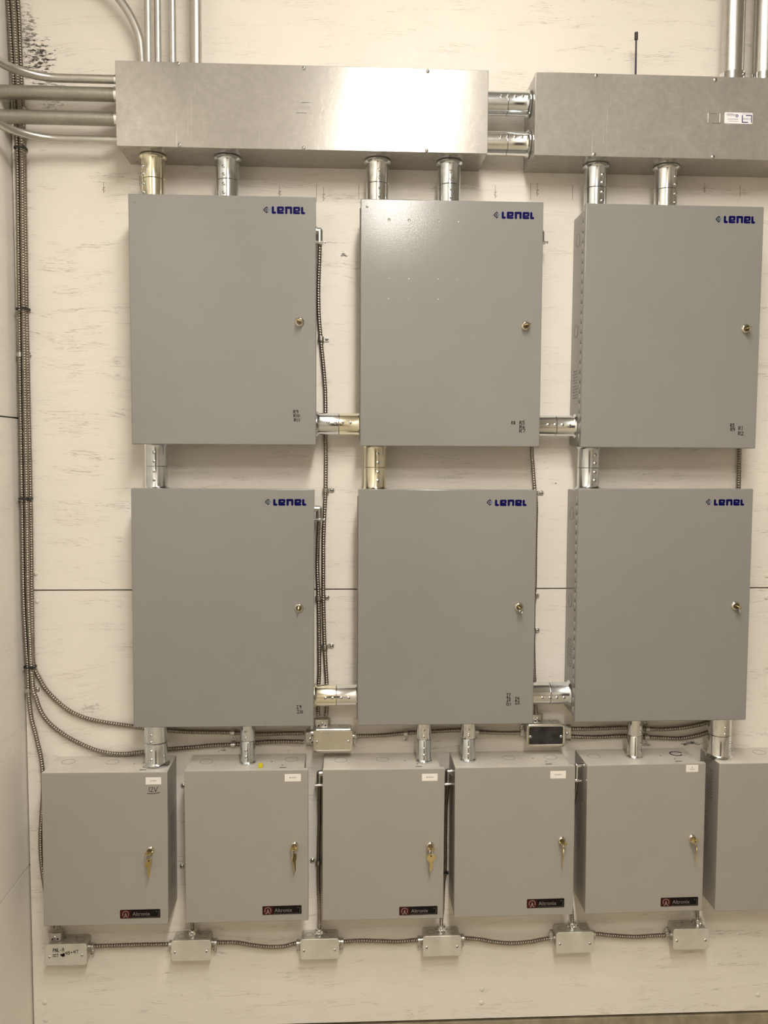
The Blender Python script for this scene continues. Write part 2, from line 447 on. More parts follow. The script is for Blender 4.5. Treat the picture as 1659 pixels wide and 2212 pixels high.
def hand(mb, s, px0, py0, px1, py1, d, w=0.0013, slope=0.0, t=0.0003):
    """hand lettering fitted between two places on the face at distance d"""
    a = U(px0, py1, d); b = U(px1, py0, d); hh = b.z-a.z
    wid = sum(0.78 if ch in 'NTV' else (0.45 if ch == '1' else 0.72) for ch in s)
    k = (b.x-a.x)/wid; x = a.x
    for ch in s:
        cw = 0.78 if ch in 'NTV' else (0.45 if ch == '1' else 0.72)
        for pl in G.get(ch, []):
            pts = [(p*k*0.95, q*hh + (x+p*k-a.x)*slope) for p, q in pl]
            mb.stroke(pts, w, t, FRONT((x, a.y, a.z)))
        x += cw*k

# ------------------------------------------------------------------ the room
p = U(760, 1273, 0); SEAM = p.z
PB = U(1240, 2194.5, 0).z           # bottom edge of the plywood
XR, YF = 3.6, -4.9
mb = MB(); g = 0.0016
mb.box(XL+0.004, XR, 0.0, 0.018, SEAM+g, CEIL, 0.0008, 1)
mb.box(XL+0.004, XR, 0.0, 0.018, PB, SEAM-g, 0.0008, 1)
mb.mi = 1; mb.box(XL-0.03, XR, 0.019, 0.06, FLO, CEIL)
wb = struct('wall_back', mb, ['wall', 'dark'])
s1 = U(38, 903, 0).z; s2 = U(60, 1872, 0).z
mb = MB()
mb.box(XL-0.018, XL, YF, 0.012, s1+g, CEIL, 0.0008, 1)
mb.box(XL-0.018, XL, YF, 0.012, s2+g, s1-g, 0.0008, 1)
mb.box(XL-0.018, XL, YF, 0.012, FLO, s2-g, 0.0008, 1)
mb.mi = 1; mb.box(XL-0.06, XL-0.019, YF, 0.06, FLO, CEIL)
wl = struct('wall_left', mb, ['wall_l', 'dark'])
mb = MB(); mb.box(XR, XR+0.05, YF, 0.06, FLO, CEIL); struct('wall_right', mb, 'wall_far')
mb = MB(); mb.box(XL-0.06, XR+0.05, YF-0.05, YF, FLO, CEIL); struct('wall_front', mb, 'wall_front')
mb = MB(); mb.box(XL-0.06, XR+0.05, YF-0.05, 0.06, FLO-.05, FLO); struct('floor', mb, 'floor')
mb = MB(); mb.box(XL-0.06, XR+0.05, YF-0.05, 0.06, CEIL, CEIL+0.05); struct('ceiling', mb, 'ceil')
mb = MB(); mb.box(XL, XR, 0.004, 0.018, FLO, PB-0.011, 0.002, 1)
struct('trim_1', mb, 'curb')
# unseen dark door, added behind the camera for dark bands in the chrome
mb = MB(); mb.box(-0.5, 0.5, YF, YF+0.045, FLO, 1.9, 0.003, 1)
mb.mi = 1; mb.box(-0.56, -0.5, YF, YF+0.07, FLO, 1.96, 0.003, 1); mb.box(0.5, 0.56, YF, YF+0.07, FLO, 1.96, 0.003, 1); mb.box(-0.56, 0.56, YF, YF+0.07, 1.9, 1.96, 0.003, 1)
M_['door'] = plain('added_dark_door', (0.05, 0.045, 0.04), 0.5)
struct('added_door', mb, ['door', 'door'])

# painted-over screw caps, children of the back wall
for i, (px, py, r) in enumerate([(77.5, 1238.5, .0062), (80.5, 1299, .0062), (1656, 1244, .0062), (1655.5, 1291, .0062), (97, 2165, .007), (98.5, 2203, .007),
                                 (1041, 2137, .0062), (1040, 2166, .0062), (1637, 2149, .0065)]):
    q = U(px, py, 0.0); mb = MB(); mb.lathe([(0, r), (.0012, r*.97), (.0028, r*.7), (.0034, r*.3), (.0035, 0)], FRONT(q), 16, cap1=False)
    struct('screw_cap', mb, 'cap', wb)
# pencil marks on the wall
mb = MB()
def wstroke(pl, w=0.0010):
    P0 = U(*pl[0], 0); mb.stroke([((U(x, y, 0)-P0).x, (U(x, y, 0)-P0).z) for x, y in pl], w, 0.0002, FRONT(P0))
for x, y0, y1, sq in [(224, 393, 416, 1), (302, 380, 402, 0), (305, 383, 410, 0), (604, 402, 424, 1), (684, 398, 436, 0), (699, 404, 434, 1), (775.5, 398, 430, 0),
                      (1070, 401, 428, 1), (1146.5, 397, 432, 0), (1161, 396, 424, 1), (1237, 400, 432, 0), (1522, 395, 416, 1), (1599, 400, 425, 0)]:
    wstroke([(x, y0), (x-0.6, y1)])
    if sq: wstroke([(x-3, y0+(y1-y0)*.55), (x+3, y0+(y1-y0)*.5), (x-3, y0+(y1-y0)*.75), (x+3, y0+(y1-y0)*.8), (x-1, y1)], 0.0008)
struct('pencil_marks', mb, 'pencil', wb)

# ------------------------------------------------------------------ ceiling lamps
for i, (lx, ly, s) in enumerate(LAMPS):
    nm = ['nearest the wall of cabinets', 'second from the wall of cabinets', 'third from the wall of cabinets', 'farthest from the wall of cabinets'][i]
    r, _ = thing('ceiling_light', 'white fluorescent fixture on the ceiling, the one '+nm, 'ceiling light', (lx, ly, CEIL))
    mb = MB(); mb.box(lx-.15, lx+.15, ly-.30, ly+.30, LAMP_Z+.035, CEIL, .006)
    part('housing', mb, 'lamp_body', r)
    mb = MB(); mb.grid([[Vector((lx+.13*math.cos(a), yy, LAMP_Z+.035-.055*math.sin(a))) for a in [PI*k/12 for k in range(13)]] for yy in (ly-.28, ly+.28)], True, True, True)
    part('diffuser', mb, emit('lamp_diffuser', LAMP_COL, s), r)

# ------------------------------------------------------------------ small helpers for hardware
def knockout(mb, M, r):
    mb.mi = 1; mb.annulus(r, r+0.0007, M, 0.00025); mb.mi = 0
def side_holes(mb, x, sgn, d0, d1, z0, z1, nd, nz, Mr, r=0.0021):
    mb.mi = 2
    for j in range(nz):
        for i in range(nd):
            d = d0+(d1-d0)*(i+(0.5 if j % 2 else 0))/nd; z = z0+(z1-z0)*j/(nz-1)
            mb.disc(r, 0.00025, Mr @ frame((x, -d, z), (sgn, 0, 0)), 8)
    mb.mi = 0
M_['groove'] = plain('knockout_groove', (0.10, 0.095, 0.08), 0.7)

# ------------------------------------------------------------------ large cabinets (two rows of three)
def lenel_word(root, door, lx0, lx1, ly0, ly1, dx0, dx1):
    """blue lettering with the diamond emblem, on the door front"""
    d = DL; a = U(lx0, ly1, d); b = U(lx1, ly0, d); w = b.x-a.x; h = (b.z-a.z)*0.93
    Mx = FRONT((a.x, a.y, a.z)); u = w/72.5; t = 0.0003; sw = 5.0*u
    mb = MB()
    lo, hi, mid = 2.5*u, h-2.5*u, h*0.44
    def S(pl, wd=sw): mb.stroke(pl, wd, t, Mx)
    X = 3.0*u
    S([(X, hi), (X, lo), (X+4.6*u, lo)])
    def e(x):
        S([(x+10.5*u, lo), (x, lo), (x, hi), (x+10.5*u, hi), (x+10.5*u, mid+1.6*u)], sw*0.92)
        S([(x+0.5*u, mid), (x+10.2*u, mid)], sw*0.62)
        S([(x+1.0*u, lo), (x+1.0*u, hi)], sw*0.9)
    e(14.2*u)
    S([(32.0*u, lo-0.2*u), (32.0*u, hi)]); S([(30.0*u, hi+0.5*u), (31*u, hi)], sw*0.6)
    S([(32.0*u, hi), (42.2*u, hi), (42.2*u, lo)])
    e(49.0*u)
    S([(66.0*u, hi), (66.0*u, lo), (70.2*u, lo)])
    part('lettering', mb, 'blue', root, door)
    # emblem
    c = U((dx0+dx1)/2, (ly0+ly1)/2-0.4, d); rr = (U(dx1, ly0, d).x-U(dx0, ly0, d).x)/2
    Mx = FRONT(c); mb = MB()
    mb.mi = 1; mb.poly([(0.25*rr, 0), (0.64*rr, .42*rr), (1.02*rr, 0), (.64*rr, -.42*rr)], 0.0002, Mx)
    mb.mi = 0; mb.stroke([(.38*rr, .55*rr), (0, .9*rr), (-.92*rr, 0), (0, -.9*rr), (.38*rr, -.55*rr)], .26*rr, .0004, Mx)
    mb.stroke([(.12*rr, .28*rr), (-.22*rr, 0), (.12*rr, -.28*rr)], .20*rr, .0004, Mx)
    mb.disc(.13*rr, .0005, Mx @ Matrix.Translation((.6*rr, 0, 0)), 8)
    part('emblem', mb, ['navy', 'sky'], root, door)

def cam_lock(root, door, px, py, d, r):
    q = U(px, py, d); Mx = FRONT(q); mb = MB()
    mb.lathe([(0, r), (.0025, r), (.0045, r*.86), (.0060, r*.72), (.0062, r*.66), (.0035, r*.62), (.0035, 0)], Mx, 28, cap1=False)
    mb.mi = 1; mb.lathe([(.0034, r*.6), (.0052, r*.58), (.0054, 0)], Mx, 24, cap1=False)
    mb.mi = 2; mb.box(-.0007, .0007, -.0038, .0038, .0052, .0056, M=Mx @ Matrix.Rotation(.4, 4, 'Z'))
    part('lock', mb, ['nickel', 'lockface', 'black'], root, door)
    return q

LEN = {  # x, z of the door centre, roll, label
 'A1': (-0.4807, 1.8755, 0.0003, 'grey steel wall cabinet in the top row marked R9, R10 and R11'),
 'A2': (0.0866, 1.8736, -0.0005, 'grey steel wall cabinet in the top row marked R8, R5, R6 and R7'),
 'A3': (0.6494, 1.8727, -0.0023, 'grey steel wall cabinet in the top row marked R3, R4, R1 and R2'),
 'B1': (-0.4878, 1.1551, -0.0037, 'grey steel wall cabinet in the middle row marked I9 and I10'),
 'B2': (0.0819, 1.1546, -0.0010, 'grey steel wall cabinet in the middle row marked I7, I8, O1, I4 and I5'),
 'B3': (0.6487, 1.1577, 0.0014, 'grey steel wall cabinet in the middle row without any handwriting'),
}
LOGO = {'A1': (586.4, 659, 445.7, 461.8, 569, 582.4), 'A2': (1083, 1154, 457, 472.6, 1066.4, 1079.6), 'A3': (1562.7, 1631.5, 466, 482, 1546, 1559),
        'B1': (589.5, 661.5, 1076.8, 1092.4, 572.6, 585.6), 'B2': (1068.5, 1137.5, 1078.2, 1093.2, 1051.6, 1064.6), 'B3': (1541.4, 1607.7, 1077.4, 1092.2, 1525, 1537.5)}
LOCK = {'A1': (647, 695.6), 'A2': (1135.3, 703.8), 'A3': (1610.5, 709.8), 'B1': (645.6, 1313), 'B2': (1120.7, 1311), 'B3': (1588.5, 1308.4)}
NOTE = {'A1': [('R9', 634, 886, 645.7, 892.5), ('R10', 634.7, 894.7, 648, 900.8), ('R11', 635.5, 904, 649, 910.3)],
        'A2': [('R8', 1105, 910, 1114, 916.5), ('R5', 1122.6, 909.4, 1135, 916.5), ('R6', 1122.6, 918.6, 1135, 925.3), ('R7', 1122, 927, 1136, 934.3)],
        'A3': [('R3', 1577.7, 915, 1587, 922), ('R4', 1578.4, 923.7, 1588.5, 931), ('R1', 1595.5, 921, 1605, 929), ('R2', 1594.8, 932.4, 1607.5, 940)],
        'B1': [('I9', 640.5, 1524, 652.5, 1530.6), ('I10', 641.8, 1534, 655, 1541)],
        'B2': [('I7', 1094, 1498, 1103.5, 1505.5), ('I8', 1094.4, 1507, 1104, 1514.8), ('O1', 1094, 1517.5, 1105, 1524), ('I4', 1112.5, 1506, 1122.5, 1512.9), ('I5', 1112.5, 1514.6, 1124, 1521)],
        'B3': []}
LOCKPOS = {}
for key, (cx, cz, rot, label) in LEN.items():
    root, Mx = thing('wall_cabinet', label, 'cabinet', (cx, 0, cz-LH/2), rot, 'large grey wall cabinets')
    Mr = Mx @ Matrix.Translation((0, 0, LH/2))
    mb = MB(); hw, hh = LW/2, LH/2; ins = 0.006
    mb.box(-hw+ins, hw-0.003, -0.1145, 0.0, -hh+ins, hh-ins, 0.0022, 2, Mr)
    # knockouts and vent holes on the hinge side
    sx = -hw+ins-0.0001
    for zz in (0.235, 0.0):
        knockout(mb, Mr @ frame((sx, -0.045, zz), (-1, 0, 0)), 0.0165)
    side_holes(mb, sx, -1, 0.028, 0.098, -0.175, -0.105, 5, 10, Mr)
    part('body', mb, ['lenel', 'groove', 'black'], root)
    mb = MB()
    mb.box(-hw, hw, -DL, -0.1150, -hh, hh, 0.0022, 3, Mr)
    # spot-weld dimples
    cols = (-0.158, -0.108, -0.035, 0.014)
    for zz in (0.255, 0.114, 0.064, -0.073, -0.118, -0.253):
        for xx in cols:
            if key in ('A1', 'B1', 'A3') and zz > 0.2: continue
            mb.lathe([(-.0002, .0040), (.00022, .0036), (.00022, .0030), (.00004, .0024), (.00004, .0)], frame(Mr @ Vector((xx, -DL, zz)), (0, -1, 0)), 14, cap1=False)
    if key in ('A1', 'A2'):
        mb.lathe([(-.0002, .0036), (.0006, .0032), (.0009, 0)], frame(Mr @ Vector((-hw+.016, -DL, hh-.019)), (0, -1, 0)), 14, cap1=False)
    door = part('door', mb, 'lenel', root)
    # piano hinge along the left edge
    mb = MB(); hx, hy = -hw+0.0015, -0.1125
    nk = 23; z0, z1 = -hh+0.012, hh-0.018
    for k in range(nk):
        a = z0+(z1-z0)*k/nk; b = z0+(z1-z0)*(k+1)/nk-0.0010
        mb.lathe([(0, .0026), (b-a, .0026)], Mr @ Matrix.Translation((hx-.0008, hy, a)), 10)
    mb.mi = 1; mb.lathe([(0, .0017), (z1-z0, .0017)], Mr @ Matrix.Translation((hx-.0008, hy, z0)), 8); mb.mi = 0
    mb.box(hx-.0015, hx+.006, hy-.001, hy+.020, z0, z1, 0, 1, Mr)
    part('hinge', mb, ['lenel', 'groove'], root)
    lenel_word(root, door, *LOGO[key])
    LOCKPOS[key] = cam_lock(root, door, *LOCK[key], DL, 0.0118)
    if NOTE[key]:
        mb = MB()
        for (s, a, b, c, d) in NOTE[key]: hand(mb, s, a, b, c, d, DL)
        part('handwriting', mb, 'ink', root, door)
def lz(k, top): return LEN[k][1] + (LH/2-0.006 if top else -LH/2+0.006)
def lx_(k, right): return LEN[k][0] + (LW/2-0.003 if right else -LW/2+0.006)

# ------------------------------------------------------------------ small cabinets (bottom row)
c6x = U(1549.6, 1800, DC).x + CW/2
ALT = {
 'C1': (-0.7964, 0.5292, -0.0054, 'light grey small cabinet with 12V handwritten under its label'),
 'C2': (-0.4334, 0.5297, -0.0005, 'light grey small cabinet with a small yellow cap lying on its top'),
 'C3': (-0.0783, 0.5279, -0.0023, 'light grey small cabinet directly below the shiny upper junction box'),
 'C4': (0.2691, 0.5292, 0.0028, 'light grey small cabinet directly below the dark-covered upper junction box'),
 'C5': (0.6205, 0.5314, 0.0059, 'light grey small cabinet with a two-line label and string scrap on its top'),
 'C6': (c6x, 0.5300, 0.0, 'light grey small cabinet cut off by the right edge of the photo'),
}
LABEL = {'C1': (314.7, 348, 1678.7, 1694.7, ['12 VOLT']), 'C2': (615, 650, 1671.6, 1688, ['24 VOLTS']), 'C3': (911.4, 945.4, 1671, 1687, ['24 VOLTS']),
         'C4': (1188.6, 1222.5, 1665, 1681.7, ['24 VOLTS']), 'C5': (1481.7, 1508.5, 1651.8, 1667.6, ['24', 'VOLTS'])}
BADGE = {'C1': (259.6, 346, 1963.6, 1984), 'C2': (567, 651.4, 1955.6, 1976), 'C3': (862.3, 945, 1957, 1977), 'C4': (1138, 1219, 1940.5, 1961.5), 'C5': (1426.9, 1508, 1937.5, 1958)}
CLOCK = {'C1': (324.8, 1836), 'C2': (636, 1826), 'C3': (929, 1826.3), 'C4': (1213, 1815), 'C5': (1494.7, 1810)}
for key, (cx, cz, rot, label) in ALT.items():
    root, Mx = thing('power_supply_cabinet', label, 'cabinet', (cx, 0, cz-CH/2), rot, 'small cabinets along the bottom row')
    Mr = Mx @ Matrix.Translation((0, 0, CH/2)); hw, hh = CW/2, CH/2
    ri = 0.001 if key in ('C1',) else 0.011
    mb = MB()
    mb.box(-hw+.001, hw-ri, -0.1085, 0.0, -hh+.001, hh-.0012, 0.0016, 2, Mr)
    tz = cz+hh-.0012+.0001; LZ = hh-.0012+.0001; MI = Mr.inverted()
    kos = {'C1': [(148, 1646), (243, 1646)], 'C2': [(446, 1645), (630, 1640)], 'C3': [(736, 1642), (826, 1640)], 'C4': [(1099, 1637), (1189, 1636)], 'C5': [(1283, 1633)], 'C6': [(1640, 1625)]}[key]
    def on_top(px, py):
        v = FW + RV*((px-W/2)/FPX) + UV*((H/2-py)/FPX); t = (tz-CAM.z)/v.z; return CAM+v*t
    for (px, py) in kos:
        q = MI @ on_top(px, py); knockout(mb, Mr @ frame((q.x, max(-.09, min(-.03, q.y)), LZ), (0, 0, 1)), 0.0165)
    if key == 'C5':
        mb.mi = 2; q = MI @ on_top(1460, 1628.5); mb.annulus(.0135, .0175, Mr @ frame((q.x, q.y, LZ), (0, 0, 1)), .0005); mb.mi = 0
    # small holes and a slot on top
    mb.mi = 2
    for px, py in [(.06, -.06), (.09, -.085)]:
        mb.disc(.002, .0003, Mr @ frame((px, py, LZ), (0, 0, 1)), 8)
    mb.box(hw-.075, hw-.058, -.1055, -.1025, LZ, LZ+.0003, M=Mr)
    mb.mi = 0
    sx = -hw+.0009
    if key in ('C5', 'C6', 'C4'):
        if key != 'C4': side_holes(mb, sx, -1, .030, .085, .085, .165, 6, 12, Mr, .0018)
        for zz in (.058, .010, -.038): knockout(mb, Mr @ frame((sx, -.045, zz), (-1, 0, 0)), .0165)
    if key == 'C1':
        sx = hw-ri+.0001
        side_holes(mb, sx, 1, .030, .09, -.04, .07, 5, 14, Mr, .0016); side_holes(mb, sx, 1, .030, .09, -.13, -.075, 5, 7, Mr, .0012)
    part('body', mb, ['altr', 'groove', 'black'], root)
    mb = MB(); mb.box(-hw, hw, -DC, -0.109, -hh, hh, 0.0018, 3, Mr)
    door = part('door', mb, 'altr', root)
    if key in CLOCK: LOCKPOS[key] = cam_lock(root, door, *CLOCK[key], DC, 0.0105)
    if key in LABEL:
        x0, x1, y0, y1, lines = LABEL[key]; a, b = U(x0, y1, DC), U(x1, y0, DC); mb = MB()
        Mf = FRONT(((a.x+b.x)/2, a.y, (a.z+b.z)/2)); mb.rrect(b.x-a.x, b.z-a.z, .0006, .0003, Mf)
        mb.mi = 1
        for i, s in enumerate(lines):
            off = -.0016 if len(lines) == 1 else (.0012 if i == 0 else -.0042)
            font_text(s, .0052, Mf @ Matrix.Translation((0, off, 0)), mb, .0005, 'CENTER', .85)
        part('label', mb, ['white', 'ink'], root, door, 'white printed voltage label')
    if key in BADGE:
        x0, x1, y0, y1 = BADGE[key]; a, b = U(x0, y1, DC), U(x1, y0, DC); w, h = b.x-a.x, b.z-a.z; mb = MB()
        rt = (4 if key != 'C1' else 2)*.0035
        Mf = FRONT(((a.x+b.x)/2, a.y, (a.z+b.z)/2)) @ Matrix.Rotation(rt*.6, 4, 'Z')
        mb.rrect(w, h, .002, .0006, Mf)
        mb.mi = 1; mb.rrect(w*.245, h*.86, .0012, .0008, Mf, cx=-w*.36)
        mb.mi = 2
        MA = Mf @ Matrix.Translation((-w*.36, 0, .0004))
        arc = [(h*.33*math.cos(math.radians(t)), h*.05+h*.30*math.sin(math.radians(t))) for t in range(-25, 206, 15)]
        mb.stroke([(h*.34, -h*.17)]+arc+[(-h*.34, -h*.17)], h*.075, .0006, MA)
        mb.stroke([(-h*.26, -h*.35), (-h*.14, -h*.35), (0, h*.12), (h*.14, -h*.35), (h*.26, -h*.35)], h*.075, .0006, MA); mb.stroke([(-h*.09, -h*.2), (h*.09, -h*.2)], h*.06, .0006, MA)
        font_text('Altronix', h*.62, Mf @ Matrix.Translation((-w*.19, -h*.2, 0)), mb, .0011, 'LEFT', .93)
        mb.disc(h*.045, .0011, Mf @ Matrix.Translation((w*.41, h*.24, 0)), 8)
        mb.stroke([(-w*.22, -h*.40), (w*.46, -h*.40), (w*.465, h*.3)], h*.02, .0007, Mf)
        part('badge', mb, ['badge', 'red', 'badge_txt'], root, door, 'black and red maker badge with pale lettering')
    if key == 'C1':
        mb = MB(); hand(mb, '12V', 320, 1700, 341.5, 1710.6, DC, .0012)
        a = U(318, 1714, DC); mb.stroke([(0, 0), (.014, -.001), (.032, .002)], .0011, .0003, FRONT(a))
        part('handwriting', mb, 'ink', root, door)
def cz_top(k): return ALT[k][1]+CH/2-.0012
def cz_bot(k): return ALT[k][1]-CH/2+.001

# ------------------------------------------------------------------ wireway troughs
TZ, TH = 2.2916, 0.2005
def emblem(mb, c, w, h, flip, M):
    def S(pl): mb.stroke(pl, .0018, .0014, M)
    if not flip:
        S([(-w/2, h/2), (-w/2, -h/2), (w*.18, -h/2)]); S([(-w*.17, h/2), (w/2, h/2), (w/2, -h/2)])
    else:
        S([(-w/2, -h/2), (-w/2, h/2), (w*.18, h/2)]); S([(-w*.17, -h/2), (w/2, -h/2), (w/2, h/2)])
    font_text('CODE', h*.36, M @ Matrix.Translation((0, -h*.12, 0)), mb, .0006, 'CENTER', 1.15)
for (x0, x1, z0, label, scr, emb, flip) in [
    (-0.7344, 0.1723, TZ, 'galvanised wireway trough with bright lamp glare, fed by conduits on its left end',
     [(385, 137.5), (656, 147.3), (924, 154), (387.5, 313.5), (656, 319.5), (921.5, 325)], (656.5, 232, 29, 21), False),
    (0.2893, 1.2500, 2.2913, 'galvanised wireway trough running out of the right edge, with a white sticker and antenna above',
     [(1287.5, 163.5), (1545, 172.5), (1283, 333.5), (1540, 338.5)], (1543, 255, 26, 20), True)]:
    root, Mx = thing('wireway_trough', label, 'wireway', (x0, 0, z0))
    mb = MB(); mb.box(x0+.0012, x1-.0012, -DT+.0125, 0, z0+.0012, z0+TH-.0012, .0010, 2)
    mb.mi = 1
    for dd in (.02, .112):
        for xx in (x0+.022 if dd < .05 else x0+.014, x1-.022):
            mb.disc(.0016, .0003, frame((xx, -dd, z0+.0011), (0, 0, -1)), 8)
    part('body', mb, ['galv', 'black'], root)
    mb = MB(); mb.box(x0, x1, -DT, -DT+.012, z0, z0+TH, .0012, 2)
    cover = part('cover', mb, 'galv', root)
    for (px, py) in scr:
        mb = MB(); screw(mb, FRONT(U(px, py, DT)), .0048, .0030); part('screw', mb, ['cast', 'black'], root)
    px, py, w, h = emb; q = U(px, py, DT); mb = MB(); emblem(mb, None, w*.00117, h*.00117, flip, FRONT(q))
    part('stamped_emblem', mb, 'galv', root, cover)
    if flip:
        a, b = U(1564.5, 266.5, DT), U(1626, 244, DT); w, h = b.x-a.x, b.z-a.z
        Mf = FRONT(((a.x+b.x)/2, a.y, (a.z+b.z)/2)); mb = MB(); mb.rrect(w, h, .003, .0003, Mf)
        mb.mi = 1
        Me = Mf @ Matrix.Translation((w*.30, -h*.06, 0)) @ Matrix.Rotation(PI, 4, 'Z')
        ww, hh = w*.33, h*.62
        mb.stroke([(-ww/2, hh/2), (-ww/2, -hh/2), (ww*.1, -hh/2)], .0022, .0005, Me); mb.stroke([(-ww*.1, hh/2), (ww/2, hh/2), (ww/2, -hh/2)], .0022, .0005, Me)
        font_text('CODE', hh*.36, Me @ Matrix.Translation((0, -hh*.12, 0)), mb, .0005, 'CENTER', 1.25)
        mb.annulus(.0018, .0036, Mf @ Matrix.Translation((-w*.06, h*.2, 0)), .0005, 14)
        mb.mi = 2
        for (yy, xa, xb) in ((.30, -.44, -.12), (.20, -.42, -.14), (.38, -.40, -.2), (-.10, -.38, -.02), (-.28, -.36, -.02), (.38, .14, .46)):
            mb.stroke([(w*xa, h*yy), (w*xb, h*yy)], .0010, .0004, Mf)
        part('sticker', mb, ['sticker', 'sticker_ink', 'sticker_grey'], root, cover, 'white maker sticker applied upside down')

# antenna behind the right-hand trough
a = U(1373, 160, .07); b = U(1374.2, 86, .07); c = U(1374.5, 70, .07); a.z = 2.2913+TH
root, _ = thing('antenna', 'thin dark antenna rod rising behind the right-hand trough', 'antenna', a)
mb = MB(); mb.cyl(a, b, .0026, 12, .0022); mb.lathe([(0, .006), (.006, .005), (.012, .0026)], frame(a, (0, 0, 1)), 12); part('rod', mb, 'purple', root)
mb = MB(); mb.cyl(b, c, .0044, 12); part('tip', mb, 'black', root)

# ------------------------------------------------------------------ tubes, fittings
def conduit(name_label, pts, r, mat, fitting=None, group='steel conduits', base=None):
    """pts: world points, first at the trough; fitting=(length) set-screw connector at the first end"""
    pts = [Vector(p) for p in pts]
    root, _ = thing('conduit', name_label, 'conduit', pts[0], 0, group)
    mb = MB(); fine = resample(pts, .012) if len(pts) > 2 else pts
    mb.tube(fine, r, 24); part('tube', mb, mat, root)
    if fitting:
        dr = (pts[1]-pts[0]).normalized(); mb = MB(); Mx = frame(pts[0], dr)
        mb.lathe([(0, r*1.32), (.004, r*1.32), (.0045, r*1.14), (fitting, r*1.14), (fitting+.0008, r*1.0)], Mx, 28)
        fo = part('connector', mb, 'zinc', root)
        side = Vector((.55, -.83, 0)) if abs(dr.z) > .5 else Vector((0, -.75, .66))
        n = 2 if fitting > .03 else 1
        for k in range(n):
            mb = MB(); c = pts[0]+dr*(fitting*(k+.6)/(n+.2)); screw(mb, frame(c+side*(r*1.12), side), .0042, .004); part('set_screw', mb, ['cast', 'black'], root, fo)
    return root
top = TZ+TH
def up(px, py0=0.0, d=.065, ztop=CEIL-.002):
    """vertical run from the trough top"""
    a = U(px, 128, d); return [Vector((a.x, -d, top)), Vector((a.x, -d, ztop))]
def PX(*l, d=.065): return [U(x, y, d) for x, y in l]
a = U(306, 127, .045); z = top
path = [Vector((a.x, -.045, z)), Vector((a.x, -.045, z+.05)), Vector((a.x-.006, -.046, z+.10)), Vector((a.x-.030, -.048, z+.155)), Vector((a.x-.070, -.052, z+.205)), Vector((a.x-.125, -.056, z+.245)), Vector((a.x-.19, -.06, z+.265)), Vector((XL+.003, -.062, z+.275))]
conduit('steel conduit bending left as it rises from the left-hand trough', path, .0105, 'emt', .018)
for lab, px, r, d in [('thin steel conduit rising directly behind the bent one on the left-hand trough', 320.5, .0085, .09),
                      ('thin steel conduit rising second to the right of the bent one on the left-hand trough', 341.5, .0085, .075),
                      ('thin steel conduit rising third to the right of the bent one, near the trough screw', 373.3, .0088, .07),
                      ('thicker steel conduit rising rightmost from the left-hand trough', 423.5, .0146, .06)]:
    conduit(lab, up(px, d=d), r, 'emt')
for lab, px in [('wide steel conduit dropping into the right-hand trough, fully in view', 1581), ('wide steel conduit dropping into the right-hand trough at the photo edge', 1649)]:
    q = U(px, 166, .065)
    conduit(lab, [Vector((q.x, -.065, top)), Vector((q.x, -.065, CEIL-.002))], .0279, 'emt', .036, 'wide conduits into the right-hand trough')
# left end of the left trough
for lab, py, r, bend in [('curved steel conduit entering the left end of the trough above the others', 171.5, .0105, True), ('curved steel conduit entering the left end of the trough below the others', 302.5, .0098, True)]:
    q = U(240, py, .066); x0 = -.7344; R = .125; xs = XL+.026+R
    pts = [Vector((x0, -.066, q.z)), Vector((x0-.06, -.066, q.z)), Vector((xs, -.066, q.z))]
    for k in range(1, 9):
        t = PI/2*k/8; pts.append(Vector((xs-R*math.sin(t), -.066-R*(1-math.cos(t)), q.z)))
    pts += [Vector((xs-R, -.066-R-.2, q.z)), Vector((xs-R, -1.3, q.z))]
    conduit(lab, pts, r, 'emt', .019 if py < 200 else .004)
for lab, py in [('straight wide dull conduit entering the trough end, upper of the pair through the side wall', 204.5), ('straight wide dull conduit entering the trough end, lower of the pair through the side wall', 257)]:
    q = U(240, py, .066); x0 = -.7344
    conduit(lab, [Vector((x0, -.066, q.z)), Vector((XL-.012, -.066, q.z))], .0168, 'emt_old', .019)

